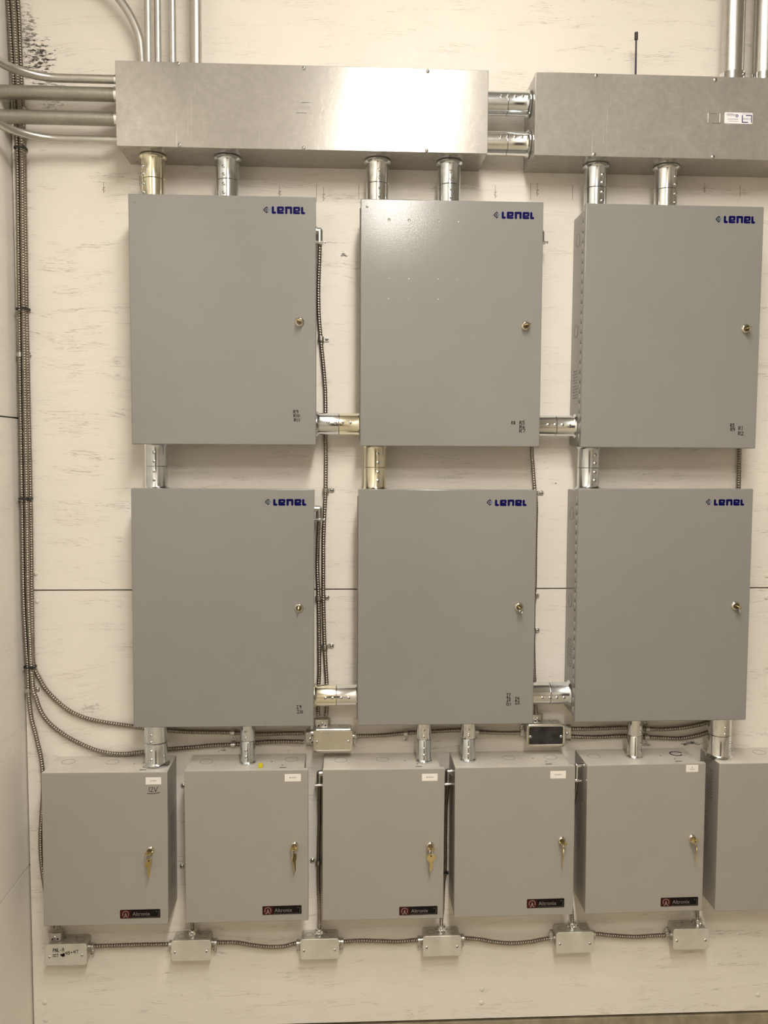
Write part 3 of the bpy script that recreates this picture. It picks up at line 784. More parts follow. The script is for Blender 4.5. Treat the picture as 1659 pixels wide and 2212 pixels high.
def coupling(label, a, b, r, ang, mat='zinc', flare=(1, 1), pos=(.22, .40, .60, .78), seam=.5, ang2=None, mat2=None, group='zinc couplings joining the boxes'):
    """two-piece set-screw nipple from a to b; ang = screw line, degrees away from facing the room"""
    a, b = Vector(a), Vector(b); L = (b-a).length; dr = (b-a)/L
    root, _ = thing('pipe_coupling', label, 'coupling', a, 0, group)
    side = Vector((1, 0, 0)) if abs(dr.z) > .5 else Vector((0, 0, 1))
    fl = [(0, 1.13), (.0015, 1.17), (.0045, 1.17), (.0075, 1.05), (.011, 1.0)]
    n = 40; h = L*seam
    prof = [(t, r*k) for t, k in fl] if flare[0] else [(0, r)]
    prof += [(h-.0012, r), (h-.0004, r*.975)]
    m1 = MB(); m1.lathe(prof, frame(a, dr), n); s1_ = part('sleeve', m1, mat, root)
    prof = [(t, r*k) for t, k in fl] if flare[1] else [(0, r)]
    prof += [(L-h-.0012, r), (L-h-.0004, r*.975)]
    m2 = MB(); m2.lathe(prof, frame(b, -dr), n); s2_ = part('sleeve', m2, mat2 or mat, root)
    m3 = MB(); m3.lathe([(0, r*.96), (.0016, r*.96)], frame(a+dr*(h-.0008), dr), n); part('gasket', m3, 'black', root)
    for k, t in enumerate(pos):
        an = math.radians(ang if (t < seam or ang2 is None) else ang2)
        d = Vector((0, -math.cos(an), 0))+side*math.sin(an)
        m = MB(); m.lathe([(0, .0044), (.0008, .0044), (.0012, .0032), (.0028, .0032)], frame(a+dr*(L*t)+d*(r*.985), d), 12)
        screw(m, frame(a+dr*(L*t)+d*(r*.985+.0024), d), .0038, .0024)
        part('set_screw', m, ['zinc', 'black'], root, s1_ if t < seam else s2_)
    return root
DM = .066
def vcoup(label, px, pym, ztop, zbot, r, ang, **k):
    q = U(px, pym, DM); coupling(label, (q.x, -DM, ztop), (q.x, -DM, zbot), r, ang, **k)
def hcoup(label, xa, xb, px, py, r, ang, **k):
    q = U(px, py, k.pop('d', DM)); coupling(label, (xa, q.y, q.z), (xb, q.y, q.z), r, ang, **k)
RB = .0290
for lab, px, key, ang, mats in [
    ('zinc coupling below the left trough, first from the left, screws turned left', 331, 'A1', -48, ('zinc_gold', None)),
    ('zinc coupling below the left trough, second from the left', 491.5, 'A1', -12, ('zinc_blue', None)),
    ('zinc coupling below the left trough, third from the left', 815.5, 'A2', 6, ('zinc', None)),
    ('zinc coupling below the left trough, rightmost', 970.5, 'A2', 2, ('zinc_blue', None)),
    ('zinc coupling below the right trough, left one of two', 1287, 'A3', 18, ('zinc_blue', None)),
    ('zinc coupling below the right trough, right one of two', 1439, 'A3', 32, ('zinc', None))]:
    vcoup(lab, px, 370, TZ, lz(key, True), RB, ang, mat=mats[0], flare=(1, 0), pos=(.26, .42, .62, .80))
hcoup('zinc coupling between the two troughs, upper one', .1723, .2893, 1100, 224, RB, 14, mat='zinc_blue', flare=(0, 1), pos=(.34, .48, .64, .80))
hcoup('zinc coupling between the two troughs, lower one', .1723, .2893, 1100, 311, RB, 14, mat='zinc', flare=(0, 1), pos=(.34, .48, .64, .80))
hcoup('zinc coupling between the R9 and R8 cabinets in the top row', lx_('A1', 1), lx_('A2', 0), 731, 916, RB-.001, 4, mat='zinc_blue', mat2='zinc_gold', pos=(.27, .43, .58, .74))
hcoup('zinc coupling between the R7 and R3 cabinets in the top row', lx_('A2', 1), lx_('A3', 0), 1205, 920, RB-.002, 3, mat='zinc', pos=(.30, .46, .62, .78))
hcoup('zinc coupling between the I9 and I7 cabinets in the middle row', lx_('B1', 1), lx_('B2', 0), 724, 1502, RB-.001, 2, mat='zinc_gold', mat2='zinc', pos=(.27, .42, .60, .76))
hcoup('zinc coupling between the I5 and the unmarked middle-row cabinet', lx_('B2', 1), lx_('B3', 0), 1195, 1497, RB, -8, mat='zinc', mat2='zinc_blue', pos=(.30, .46, .62, .78))
vcoup('zinc coupling joining the R9 cabinet to the I9 cabinet below', 337.5, 1006, lz('A1', 0), lz('B1', 1), RB, 0, mat='zinc_blue')
vcoup('zinc coupling joining the R8 cabinet to the I7 cabinet below', 810.5, 1009, lz('A2', 0), lz('B2', 1), RB-.0005, 12, mat='zinc_gold')
vcoup('zinc coupling joining the R3 cabinet to the unmarked cabinet below', 1271, 1010, lz('A3', 0), lz('B3', 1), RB-.0005, 18, mat='zinc_blue')
vcoup('wide zinc coupling dropping onto the 12 volt cabinet', 337.5, 1612, lz('B1', 0), cz_top('C1'), .0300, -12, mat='zinc_blue', pos=(.30, .45, .64, .82))
vcoup('narrow zinc coupling dropping onto the cabinet with the yellow cap', 535.5, 1610, lz('B1', 0), cz_top('C2'), .0195, -10, mat='zinc_blue', pos=(.28, .42, .68, .82))
vcoup('narrow zinc coupling below the I7 cabinet, left one of two', 915.5, 1608, lz('B2', 0), cz_top('C3'), .0193, -4, mat='zinc', mat2='zinc_blue', pos=(.28, .42, .68, .82))
vcoup('narrow zinc coupling below the I7 cabinet, right one of two', 1011, 1608, lz('B2', 0), cz_top('C4'), .0193, -4, mat='zinc', mat2='zinc_blue', pos=(.28, .42, .68, .82))
vcoup('narrow zinc coupling below the unmarked middle-row cabinet', 1371, 1600, lz('B3', 0), cz_top('C5'), .0193, 30, mat='zinc', mat2='zinc', pos=(.28, .42, .66, .82))
vcoup('wide zinc coupling dropping onto the cabinet cut off by the photo edge', 1554, 1600, lz('B3', 0), cz_top('C6'), .0300, 2, mat='zinc', pos=(.30, .44, .64, .80), ang2=42)

# ------------------------------------------------------------------ armoured cables
def cable(label, pts, r=.0062, group='armoured cables', pitch=.0066):
    P = [U(*p) if len(p) == 3 else U(p[0], p[1], .011) for p in pts]
    mb = MB(); mb.tube(P, r, 12, wave=(pitch, r*.27))
    return single('armored_cable', mb, 'armor', label, 'cable', P[0].copy(), group, 60)
D1, D2, D3 = .011, .023, .010
cable('armoured cable, leftmost of the corner bundle, dropping behind the 12 volt cabinet',
      [(6, -60, D1), (17, 0, D1), (24, 100, D1), (31, 200, D1), (37, 320, D1), (39.5, 480, D1), (42, 680, D1), (44, 850, D1), (48, 1080, D1), (51, 1280, D1), (56, 1380, D1), (60, 1440, D1), (62, 1500, D1), (68, 1552, D1), (76, 1582, D1), (82, 1608, D1),
       (88, 1633, D1), (92, 1665, .012), (93.5, 1700, .012), (90, 1760, .012), (87.5, 1810, .012), (89.5, 1860, .012), (96, 1910, .014), (106, 1960, .018), (113, 1990, .022), (114.5, 2004, .024)])
cable('armoured cable, middle of the corner bundle, sweeping lowest to the shiny junction box',
      [(17, -60, D2), (28, 0, D2), (34, 100, D2), (40, 200, D2), (47, 320, D2), (49, 480, D2), (51.5, 680, D2), (54, 850, D2), (58, 1080, D2), (61, 1280, D2), (65, 1380, D2), (68, 1440, .022), (72, 1490, .022), (78, 1508, .02), (87, 1534, .017), (102, 1557, .012),
       (121.5, 1575, D1), (144, 1591, D1), (172, 1606, D1), (202.5, 1619, D1), (228, 1626, D1), (258, 1629, D1), (286, 1627.5, D1), (314, 1624, D1), (363, 1618.5, D1), (420, 1614, D1), (463, 1610, D1), (501, 1608.5, D1), (552, 1604.5, D1), (592, 1602, .014), (640, 1602, .022), (657, 1602.5, .024)])
cable('armoured cable, rightmost of the corner bundle, sweeping just under the I9 cabinet',
      [(28, -60, D3), (38, 0, D3), (43, 100, D3), (47, 200, D3), (52, 320, D3), (54.5, 480, D3), (57.5, 680, D3), (61, 850, D3), (66, 1080, D3), (68.5, 1280, D3), (70.5, 1400, D3), (74, 1441, D3), (84, 1463.5, D3), (99, 1489, D3), (121.5, 1513, D3), (152, 1537, D3),
       (187, 1552, D3), (223, 1560, D3), (281, 1568.6, D3), (314, 1573, D3), (400, 1580, D3), (496, 1582, D3), (552, 1585.5, D3), (610, 1584, .014), (645, 1583.5, .022), (657, 1583.5, .024)])
cable('armoured cable beside the R9 cabinet running down past it to the shiny junction box',
      [(690, 519, .045), (691, 531, .04), (689.5, 575, .03), (688.5, 604, .022), (688, 633, .016), (689, 681, .012), (692, 720, D1), (694.5, 749, D1), (698.5, 790, D1), (701, 820, D1), (703, 858.6, D1), (703.3, 943, D1), (704, 993, D1), (703.6, 1052, D1),
       (702, 1090, D1), (699.5, 1150, D1), (698.8, 1197, D1), (698.7, 1260, D1), (699, 1300, D1), (701, 1381, D1), (703.3, 1430, D1), (705.8, 1476, D1), (706, 1525, .016), (704.5, 1546, .022)], .0057)
cable('armoured cable beside the I9 cabinet, the shorter of the pair',
      [(689, 1118, .045), (689, 1130, .04), (687.3, 1160, .026), (686.3, 1195, .016), (686, 1230, .012), (687.8, 1283, D1), (688.7, 1310, D1), (689.5, 1381, D1), (689.8, 1446, D1), (688.5, 1476, D1), (687, 1525, .016), (687.5, 1546, .022)], .0057)
cable('armoured cable showing between the R8 and I7 cabinets, running down the right side of both',
      [(1168, 524, .045), (1167, 540, .040), (1160, 570, .024), (1152, 610, .013), (1150, 650, D1), (1150, 800, D1), (1149, 966, D1), (1151, 1001, D1), (1154, 1043, D1), (1157, 1071, D1), (1158.5, 1099, D1), (1157, 1169, D1), (1156, 1256, D1), (1153.5, 1300, D1), (1152.5, 1370, D1), (1153.5, 1440, D1), (1155.5, 1480, D1), (1157.5, 1530, .018), (1158, 1545, .022)], .0052)
cable('armoured cable crossing from the shiny junction box to the dark one',
      [(768, 1590, .024), (774, 1590, .024), (820, 1588.5, .018), (871, 1584, D1), (899, 1581.7, D1), (948, 1579, D1), (995, 1577, D1), (1038, 1581, D1), (1078, 1583, .016), (1118, 1583, .024), (1128, 1583, .024)])
cable('armoured cable, upper of the two running right from the dark junction box',
      [(1232, 1574, .024), (1260, 1574, .022), (1297, 1573, .014), (1352, 1571.5, D1), (1413, 1575, D1), (1449, 1574, D1), (1490, 1569, D1), (1528, 1560, D1), (1558, 1544, D1), (1575, 1515, D1), (1583, 1460, D1), (1587, 1380, D1), (1586, 1250, D1), (1588, 1150, D1), (1595, 1060, D1), (1597.5, 968, D1), (1601, 900, D1), (1606, 780, D1), (1609, 640, D1), (1615, 590, .018), (1626, 552, .034), (1630, 536, .042), (1631, 522, .045)])
cable('armoured cable, lower of the two running right from the dark junction box',
      [(1232, 1591, .024), (1260, 1592, .022), (1297, 1592, .014), (1352, 1590, D1), (1413, 1593, D1), (1463, 1595, D1), (1493, 1591.5, D1), (1526, 1583, D1), (1556, 1570, D1), (1578, 1550, .012), (1592, 1520, .014), (1600, 1470, .012), (1605, 1400, .012), (1606, 1300, D1), (1605, 1200, .016), (1606, 1160, .028), (1608, 1128, .040), (1609, 1112, .045)])
cable('armoured cable hanging between the yellow-cap cabinet and the one right of it',
      [(690, 1690, .045), (690, 1701, .040), (690, 1720, .030), (689.5, 1745, .018), (690, 1767, .013), (688.5, 1820, D1), (687.7, 1862, D1), (687.7, 1899, D1), (689, 1939, D1), (690, 1973, .018), (690, 2006, .026)], .0052)
cable('armoured cable hanging left of the cabinet below the dark junction box',
      [(967.5, 1688, .045), (967, 1700, .040), (965.5, 1720, .028), (963.5, 1745, .016), (962.4, 1806, D1), (961.8, 1872, D1), (958.6, 1905, D1), (956.5, 1960, .014), (954, 1983, .022), (953, 2001, .026)], .0052)
cable('armoured cable end hanging below the cabinet left of the two-line label one',
      [(1246, 1680, .085), (1245, 1698, .080), (1240, 1730, .055), (1231, 1775, .022), (1228, 1820, D1), (1227, 1880, D1), (1229, 1930, .013), (1235, 1965, .022), (1236.5, 1990, .026)], .0052)
cable('armoured cable end poking out below the yellow-cap cabinet',
      [(410, 1680, .012), (407, 1760, D1), (406, 1850, D1), (408, 1930, D1), (413, 1975, .018), (416, 2007, .026)], .0052)
cable('armoured cable end poking out below the cabinet with the two-line label',
      [(1502, 1930, .020), (1504, 1950, .024), (1506, 1966, .026), (1507, 1984, .026)], .0052)
cable('short armoured cable end in the twin clamp on the handwritten junction box',
      [(129, 1955, .022), (128.5, 1975, .023), (127.5, 2004, .024)], .0055)
for lab, pts in [
    ('armoured cable along the bottom, first span right of the handwritten junction box', [(188, 2044.5), (202.5, 2044), (253, 2042.5), (304, 2041), (360, 2039.8), (373, 2039.6)]),
    ('armoured cable along the bottom, span below the yellow-cap cabinet', [(454, 2035.3), (471.5, 2035.7), (512.6, 2036.5), (544.4, 2041.8), (579, 2045.5), (613, 2044.5), (634, 2039), (652, 2037.5)]),
    ('armoured cable along the bottom, third span from the left', [(729, 2034), (743, 2034), (778, 2032), (820, 2032.8), (860, 2034), (896, 2031), (916, 2030.5)]),
    ('armoured cable along the bottom, sagging span below the dark junction box', [(993, 2026.5), (1010, 2027), (1038, 2029.6), (1065, 2034.4), (1105, 2037.6), (1145, 2034.4), (1180, 2028), (1201, 2026)]),
    ('armoured cable along the bottom, last span on the right', [(1278, 2018), (1295, 2018), (1324, 2021), (1371, 2023.6), (1425, 2020.5), (1451, 2020)])]:
    cable(lab, [(x, y, .020) for x, y in pts])

# ------------------------------------------------------------------ straps and ties
def strap(label, cpx, cpy, d, hpx, hpy, r=.0062, vert=True, group='one-hole cable straps'):
    """one-hole strap: hoop over the cable, foot with a screw at (hpx, hpy) on the wall"""
    c = U(cpx, cpy, d); hd = U(hpx, hpy, .002)
    root, _ = thing('cable_strap', label, 'cable clamp', (c.x, 0, c.z), 0, group)
    ax = Vector((0, 0, 1)) if vert else Vector((1, 0, 0)); side = Vector((1, 0, 0)) if vert else Vector((0, 0, 1))
    sgn = 1 if (hd-c).dot(side) > 0 else -1
    wv = .0055; mb = MB(); R = r+.0012; prof = []
    for k in range(15):
        t = PI*k/14; prof.append((-math.cos(t)*R, max(d, R*.6)+math.sin(t)*R))
    prof = [(-R, .0002)]+prof+[(R, .0015)]
    foot = abs((hd-c).dot(side))+.006; prof += [(foot, .0015)]
    def P(u, v, w): q = c+side*(u*sgn)+ax*w; return Vector((q.x, -v, q.z))
    outer = prof; rings = []
    for w_ in (-wv, wv): rings.append(w_)
    n = len(outer); th = .0012
    rr = []
    for i, (u, v) in enumerate(outer):
        a = outer[max(i-1, 0)]; b = outer[min(i+1, n-1)]; tx, ty = b[0]-a[0], b[1]-a[1]; l = math.hypot(tx, ty) or 1
        nx, ny = -ty/l*th, tx/l*th
        if v > d: pass
        rr.append([P(u, v, -wv), P(u, v, wv), P(u+nx, v+ny, wv), P(u+nx, v+ny, -wv)])
    mb.grid(rr, True, True, True); mb.lathe([(0, .0072), (.0016, .0072), (.0020, .0066)], frame(P(foot-.006, .0001, 0), (0, -1, 0)), 18); part('band', mb, 'cast', root)
    mb = MB(); q = P(foot-.006, .0026, 0); screw(mb, frame(q, (0, -1, 0)), .0048, .0032); part('screw', mb, ['zinc', 'black'], root)
for a in [
    ('small steel strap on the cable beside the R9 cabinet, level with its lock', 693.5, 732, D1, 706, 731),
    ('small steel strap on the cable at the top of the I9 cabinet', 703.6, 1059, D1, 717, 1058),
    ('small steel strap on the shorter cable beside the I9 cabinet, level with its lock', 688, 1292, D1, 706, 1291),
    ('small steel strap on the longer cable beside the lower half of the I9 cabinet', 701.5, 1397, D1, 716, 1396),
    ('small steel strap peeking out at the top right corner of the I7 cabinet', 1156, 1065, D1, 1169, 1065),
    ('small steel strap peeking out beside the I7 cabinet, below its lock level', 1152.5, 1363, D1, 1160.5, 1363),
    ('small steel strap barely showing right of the R8 cabinet, upper one', 1150.5, 560, D1, 1161, 560),
    ('small steel strap barely showing right of the R8 cabinet, near its lock', 1150, 745, D1, 1161, 745),
    ('small steel strap barely showing beside the I7 cabinet, just above its lock level', 1153.5, 1288, D1, 1155.5+4, 1288),
    ('steel strap on the corner cable bundle, the one at mid height', 43, 766, D1, 62, 768),
    ('steel strap on the corner cable bundle where the cables fan out', 61.5, 1491, D1, 80, 1490.5),
    ('steel strap on the corner cable bundle between the straight dull conduits', 48, 238, D3, 59, 237),
    ('steel strap peeking out left of the yellow-cap cabinet, lower one', 406.5, 1874, D1, 393.5, 1874),
    ('steel strap peeking out left of the yellow-cap cabinet, upper one near its top', 409.5, 1700, .012, 396, 1700),
    ('steel strap on the cable right of the yellow-cap cabinet', 687.7, 1862, D1, 675, 1858.6)]:
    strap(*a)
for a in [('steel strap under the I7 cabinet, left one of two on the crossing cable', 876, 1584, D1, 877.5, 1596.5),
          ('steel strap under the I7 cabinet, right one of two on the crossing cable', 1029, 1580, D1, 1029.5, 1592),
          ('steel strap on the upper cable under the unmarked middle-row cabinet', 1398, 1574.3, D1, 1400, 1561),
          ('steel strap on the lower cable under the unmarked middle-row cabinet', 1396, 1592.3, D1, 1396.5, 1604.5),
          ('upper half of the double steel strap under the I9 cabinet', 502, 1582, D3, 502, 1594)]:
    strap(*a, vert=False)
strap('lower half of the double steel strap under the I9 cabinet', 503.5, 1608.5, D1, 503.5, 1598, vert=False)

def tie(label, x0, x1, py, d=.030):
    a, b = U(x0, py, .015), U(x1, py, .015); mb = MB()
    cx, w = (a.x+b.x)/2, (b.x-a.x); rings = []; n = 32
    for k in range(n+1):
        t = 2*PI*k/n; c_, s_ = math.cos(t), math.sin(t)
        ex = math.copysign(abs(c_)**.6, c_)*w/2; ey = math.copysign(abs(s_)**.6, s_)*(d/2-.001)
        q = Vector((cx+ex, -(d/2+.0005)-ey, a.z)); o = Vector((cx+ex*1.0+c_*.0018, -(d/2+.0005)-ey-s_*.0018, a.z))
        rings.append([q+Vector((0, 0, -.0022)), q+Vector((0, 0, .0022)), o+Vector((0, 0, .0022)), o+Vector((0, 0, -.0022))])
    mb.grid(rings, True)
    mb.box(b.x-.006, b.x+.001, -d-.0035, -d+.001, a.z-.0035, a.z+.0035, .0006, 1)
    single('cable_tie', mb, 'black', label, 'cable tie', (cx, 0, a.z), 'black cable ties on the corner bundle')
tie('black cable tie on the corner bundle, nearest the curved conduits', 33, 57, 321)
tie('black cable tie on the corner bundle beside the R9 cabinet', 37, 63, 668)
tie('black cable tie on the corner bundle at the level of the I9 cabinet top', 43, 68.5, 1077)
tie('black cable tie on the corner bundle just above the fanning cables', 54, 76.5, 1440)
tt = U(961, 1886, .018)
mb = MB(); mb.annulus(.0062, .0078, frame((U(961, 1886, D1).x, -D1, tt.z-.002), (0, 0, 1)), .004, 20); mb.box(U(961, 1886, D1).x+.004, U(961, 1886, D1).x+.009, -D1-.010, -D1-.006, tt.z-.003, tt.z+.006, .0005, 1)
single('cable_tie', mb, 'black', 'black cable tie on the cable left of the cabinet below the dark junction box', 'cable tie', (U(961, 1886, D1).x, 0, tt.z))

# ------------------------------------------------------------------ junction boxes
DJ = .052
JB = {}
def jbox(key, label, l, t, r, b, plate, d=DJ, screws=None, note=False, grp='junction boxes'):
    A, B_ = U(l, b, d), U(r, t, d); w, h = B_.x-A.x, B_.z-A.z; cx, cz = (A.x+B_.x)/2, (A.z+B_.z)/2
    root, _ = thing('junction_box', label, 'junction box', (cx, 0, cz-h/2), 0, grp); JB[key] = (cx, cz, w, h)
    Mx = FRONT((cx, 0, cz))
    mb = MB()
    def ring(t_, s, rc):
        pts = []; W2, H2 = w/2-s, h/2-s
        for (sx_, sy_, a0) in ((1, 1, 0), (-1, 1, 90), (-1, -1, 180), (1, -1, 270)):
            for k in range(5):
                a = math.radians(a0+90*k/4); pts.append(Mx @ Vector((sx_*(W2-rc)+rc*math.cos(a), sy_*(H2-rc)+rc*math.sin(a), t_)))
        return pts
    mb.grid([ring(0, .0035, .006), ring(.0015, .0025, .007), ring(d-.003, .0025, .007)], True, True, True)
    for sx_ in (-.28, .28): knockout(mb, frame((cx+sx_*w, -d*.5, cz+h/2-.0024), (0, 0, 1)), .0105)
    mb.mi = 2
    for sx_ in (-.12, .16): mb.disc(.0022, .0003, frame((cx+sx_*w, -d*.28, cz+h/2-.0024), (0, 0, 1)), 8)
    mb.mi = 0
    part('body', mb, ['jbox', 'groove', 'black'], root)
    mb = MB()
    if plate == 'plate':
        mb.grid([ring(d-.0035, .0002, .007), ring(d-.001, 0, .007), ring(d-.0002, .001, .006), ring(d, .0035, .005), ring(d, .006, .004)], True, True, True)
        cov = part('cover', mb, 'plate', root)
    else:
        mb.grid([ring(d-.004, .0002, .008), ring(d-.001, 0, .008), ring(d+.0006, .002, .007), ring(d+.0006, .004, .006), ring(d-.0008, .0062, .005), ring(d-.001, .0075, .004)], True, True, False)
        mb.mi = 1; mb.rrect(w-.013, h-.013, .004, .0004, FRONT((cx, -d+.0012, cz)))
        cov = part('cover', mb, ['plate_shiny', plate], root)
    for (sx_, sy_) in screws or [(-.405, -.04), (.39, -.04)]:
        mb = MB(); screw(mb, FRONT((cx+sx_*w, -d-(.0002 if plate == 'plate' else -.0006), cz+sy_*h)), .0040, .0026); part('screw', mb, ['zinc', 'black'], root)
    if note:
        mb = MB(); hand(mb, 'PNL-A', 114.5, 2049, 139, 2057, d, .0012, .06); hand(mb, 'CCT', 114.8, 2061, 127, 2067.3, d, .0012, .03)
        hand(mb, '45+47', 141, 2056, 170, 2063, d, .0012, .16)
        c = U(135.5, 2062.5, d); mb.stroke([(-.005, 0), (.004, .002), (-.003, -.002), (.004, -.003), (.002, .003), (.0, -.004)], .0036, .0003, FRONT(c))
        part('handwriting', mb, 'ink', root, cov)
    return root
jbox('U1', 'shiny steel junction box between the I9 and I7 cabinets, above the bottom row', 677, 1574.7, 762, 1626, 'plate_shiny', grp='upper junction boxes')
jbox('U2', 'steel junction box with a dark smeared cover, below the I4 I5 writing', 1137.6, 1564.5, 1221.8, 1613.5, 'plate_dark', grp='upper junction boxes')
jbox('J1', 'junction box at bottom left with PNL-A written on its cover', 97.5, 2039, 187, 2087, 'plate', note=True, screws=[(-.39, -.07), (.385, -.02)], grp='lower junction boxes')
jbox('J2', 'plain steel junction box under the yellow-cap cabinet, right of the handwritten box', 370, 2031, 455.6, 2077.3, 'plate', grp='lower junction boxes')
jbox('J3', 'plain steel junction box on the bottom line, third from the left', 648.6, 2027.8, 732.6, 2074, 'plate', grp='lower junction boxes')
jbox('J4', 'plain steel junction box on the bottom line, fourth from the left', 913.6, 2021, 996.8, 2067, 'plate', grp='lower junction boxes')
jbox('J5', 'plain steel junction box on the bottom line, second from the right', 1201, 2013, 1283.6, 2060.4, 'plate', grp='lower junction boxes')
jbox('J6', 'plain steel junction box on the bottom line, rightmost', 1454, 2006, 1532.8, 2052.6, 'plate', grp='lower junction boxes')

def connector(label, p, dr, sd, twin=0.0, L=.017, r=.0098, group='cable connectors on the junction boxes', mat='cast'):
    """clamp fitting leaving a box at p in direction dr, its screw on side sd; twin = spacing of a duplex fitting"""
    p, dr, sd = Vector(p), Vector(dr).normalized(), Vector(sd).normalized()
    root, _ = thing('cable_connector', label, 'cable connector', p, 0, group)
    up_ = dr.cross(sd)
    mb = MB(); Mx = frame(p, dr, sd)
    if twin:
        pts = []; R = r*1.05
        for k in range(9): a = -PI/2+PI*k/8; pts.append((R*.9*math.sin(a) if False else 0, 0))
        def oval(t_, R):
            o = []
            for k in range(24):
                a = 2*PI*k/24; c_, s_ = math.cos(a), math.sin(a)
                o.append(p+dr*t_+sd*(s_*R)+up_*(c_*R+math.copysign(twin/2, c_) if abs(c_) > 1e-6 else 0))
            return o
        mb.grid([oval(0, r*.85), oval(.003, r*.9), oval(.0035, r*1.05), oval(.010, r*1.05), oval(.0105, r*1.2), oval(L+.006, r*1.2), oval(L+.0065, r*.9)], True, True, True)
        part('clamp_body', mb, mat, root)
        mb = MB(); screw(mb, frame(p+dr*(L*.72)+sd*(r*1.2), sd), .0045, .003); part('screw', mb, ['zinc', 'black'], root)
        for s_ in (-1, 1):
            mb = MB(); mb.disc(.0022, .0004, frame(p+dr*.006+up_*(s_*twin/2*.8)+sd*(r*1.05), sd), 10); part('hole', mb, 'black', root)
        return
    mb.lathe([(0, r*1.25), (.003, r*1.25), (.0032, r*.95), (.006, r*.95), (.007, r*1.08), (L, r*1.08), (L+.001, r*.8)], Mx, 20)
    part('collar', mb, mat, root)
    mb = MB(); c = p+dr*(L*.62)
    mb.box(-.0052, .0052, -.0035, .0035, 0, r+.006, .0008, 1, M=frame(c, sd, dr))
    mb.box(-.0052, .0052, -.0095, .0095, r*.55, r*1.08, .0008, 1, M=frame(c, sd, dr)); part('clamp', mb, mat, root)
    mb = MB(); mb.lathe([(0, .0022), (.006, .0022)], frame(c+sd*(r+.005), sd), 10); screw(mb, frame(c+sd*(r+.010), sd), .0048, .003); part('screw', mb, ['zinc', 'black'], root)
def jb(key, side, off, dep=.022):
    cx, cz, w, h = JB[key]
    return {'t': (cx+off, -dep, cz+h/2-.0025), 'l': (cx-w/2+.0025, -dep, cz+off), 'r': (cx+w/2-.0025, -dep, cz+off)}[side]
def joff(key, side, px, py, dep=.024):
    q = U(px, py, dep); cx, cz, w, h = JB[key]
    return (q.x-cx) if side == 't' else (q.z-cz)
LX, RX, UPV, DN, FR = (-1, 0, 0), (1, 0, 0), (0, 0, 1), (0, 0, -1), (0, -1, 0)
connector('twin cable clamp on top of the shiny junction box', jb('U1', 't', joff('U1', 't', 696, 1560)), UPV, FR, .0225)
connector('twin cable clamp on the left of the shiny junction box', jb('U1', 'l', joff('U1', 'l', 660, 1594)), LX, FR, .024)
connector('single cable clamp on the right of the shiny junction box', jb('U1', 'r', joff('U1', 'r', 768, 1590.5)), RX, DN, r=.0085, L=.013)
connector('single cable clamp on the left of the dark junction box', jb('U2', 'l', joff('U2', 'l', 1128, 1583)), LX, UPV, L=.015)
connector('twin cable clamp on the right of the dark junction box', jb('U2', 'r', joff('U2', 'r', 1230, 1582.5)), RX, FR, .022)
connector('single cable clamp on top of the dark junction box, half behind the cabinet', jb('U2', 't', joff('U2', 't', 1159, 1552)), UPV, FR, .012)
connector('twin cable clamp on top of the handwritten junction box', jb('J1', 't', joff('J1', 't', 121, 2018)), UPV, FR, .018)
connector('cable clamp on the right of the handwritten junction box', jb('J1', 'r', joff('J1', 'r', 195, 2044.5, .02), .020), RX, DN, L=.013)
for key, nm, tp, lf, rg, ls in [('J2', 'plain box under the yellow-cap cabinet', (416.5, 2008), (363, 2040), (462, 2035.7), DN), ('J3', 'third box of the bottom line', (690, 2006), (641, 2037.5), (738, 2034), DN),
                   ('J4', 'fourth box of the bottom line', (953, 2000), (906, 2030.5), (1001, 2026.5), DN), ('J5', 'second box from the right on the bottom line', (1236.5, 1990), (1191, 2026), (1287, 2018), UPV),
                   ('J6', 'rightmost box of the bottom line', (1507.5, 1984), (1440, 2020), None, UPV)]:
    connector('cable clamp on top of the '+nm, jb(key, 't', joff(key, 't', *tp, .026), .026), UPV, FR, L=.020, r=.0106, mat='zinc')
    connector('cable clamp on the left of the '+nm, jb(key, 'l', joff(key, 'l', *lf, .02), .020), LX, ls, L=.014, r=.0104)
    if rg: connector('cable clamp on the right of the '+nm, jb(key, 'r', joff(key, 'r', *rg, .02), .020), RX, DN, L=.014, r=.0104)

def elbow(label, xface, sgn, px, py0, py1, dep=.045, mat='cast', big=1.0):
    """right-angle connector on a cabinet side: shell turning down, crossbar screw at its mouth"""
    a = U(px, py0, dep); b = U(px, py1, dep); x = a.x
    root, _ = thing('elbow_connector', label, 'cable connector', (xface, -dep, a.z), 0, 'right-angle cable connectors')
    mb = MB(); rr = .0088*big
    mb.lathe([(0, rr*1.35), (.003, rr*1.35), (.0035, rr), (abs(x-xface), rr)], frame((xface, -dep, a.z-rr), (sgn, 0, 0)), 20)
    P = [Vector((x, -dep, a.z-rr)), Vector((x, -dep, a.z-rr*1.6)), Vector((x, -dep, b.z+.004))]
    mb.tube([P[0], P[1], (P[1]+P[2])/2, P[2]], rr*.98, 18)
    t = bmesh.new(); bmesh.ops.create_uvsphere(t, u_segments=18, v_segments=10, radius=rr, matrix=Matrix.Translation(P[0]))
    for f in t.faces: f.smooth = True
    mb._merge(t)
    part('shell', mb, mat, root)
    mb = MB(); zc = b.z+.002
    mb.box(x-rr*1.15, x+rr*1.15, -dep-rr*.95, -dep+rr*.6, zc-.004, zc+.004, .001, 1); part('clamp_bar', mb, 'zinc', root)
    mb = MB(); mb.cyl((x-rr*1.5, -dep-rr*1.05, zc), (x+rr*1.7, -dep-rr*1.05, zc), .0022, 10); screw(mb, frame((x+rr*1.5, -dep-rr*1.05, zc), (1, 0, 0)), .0042, .003); part('screw', mb, ['zinc', 'black'], root)
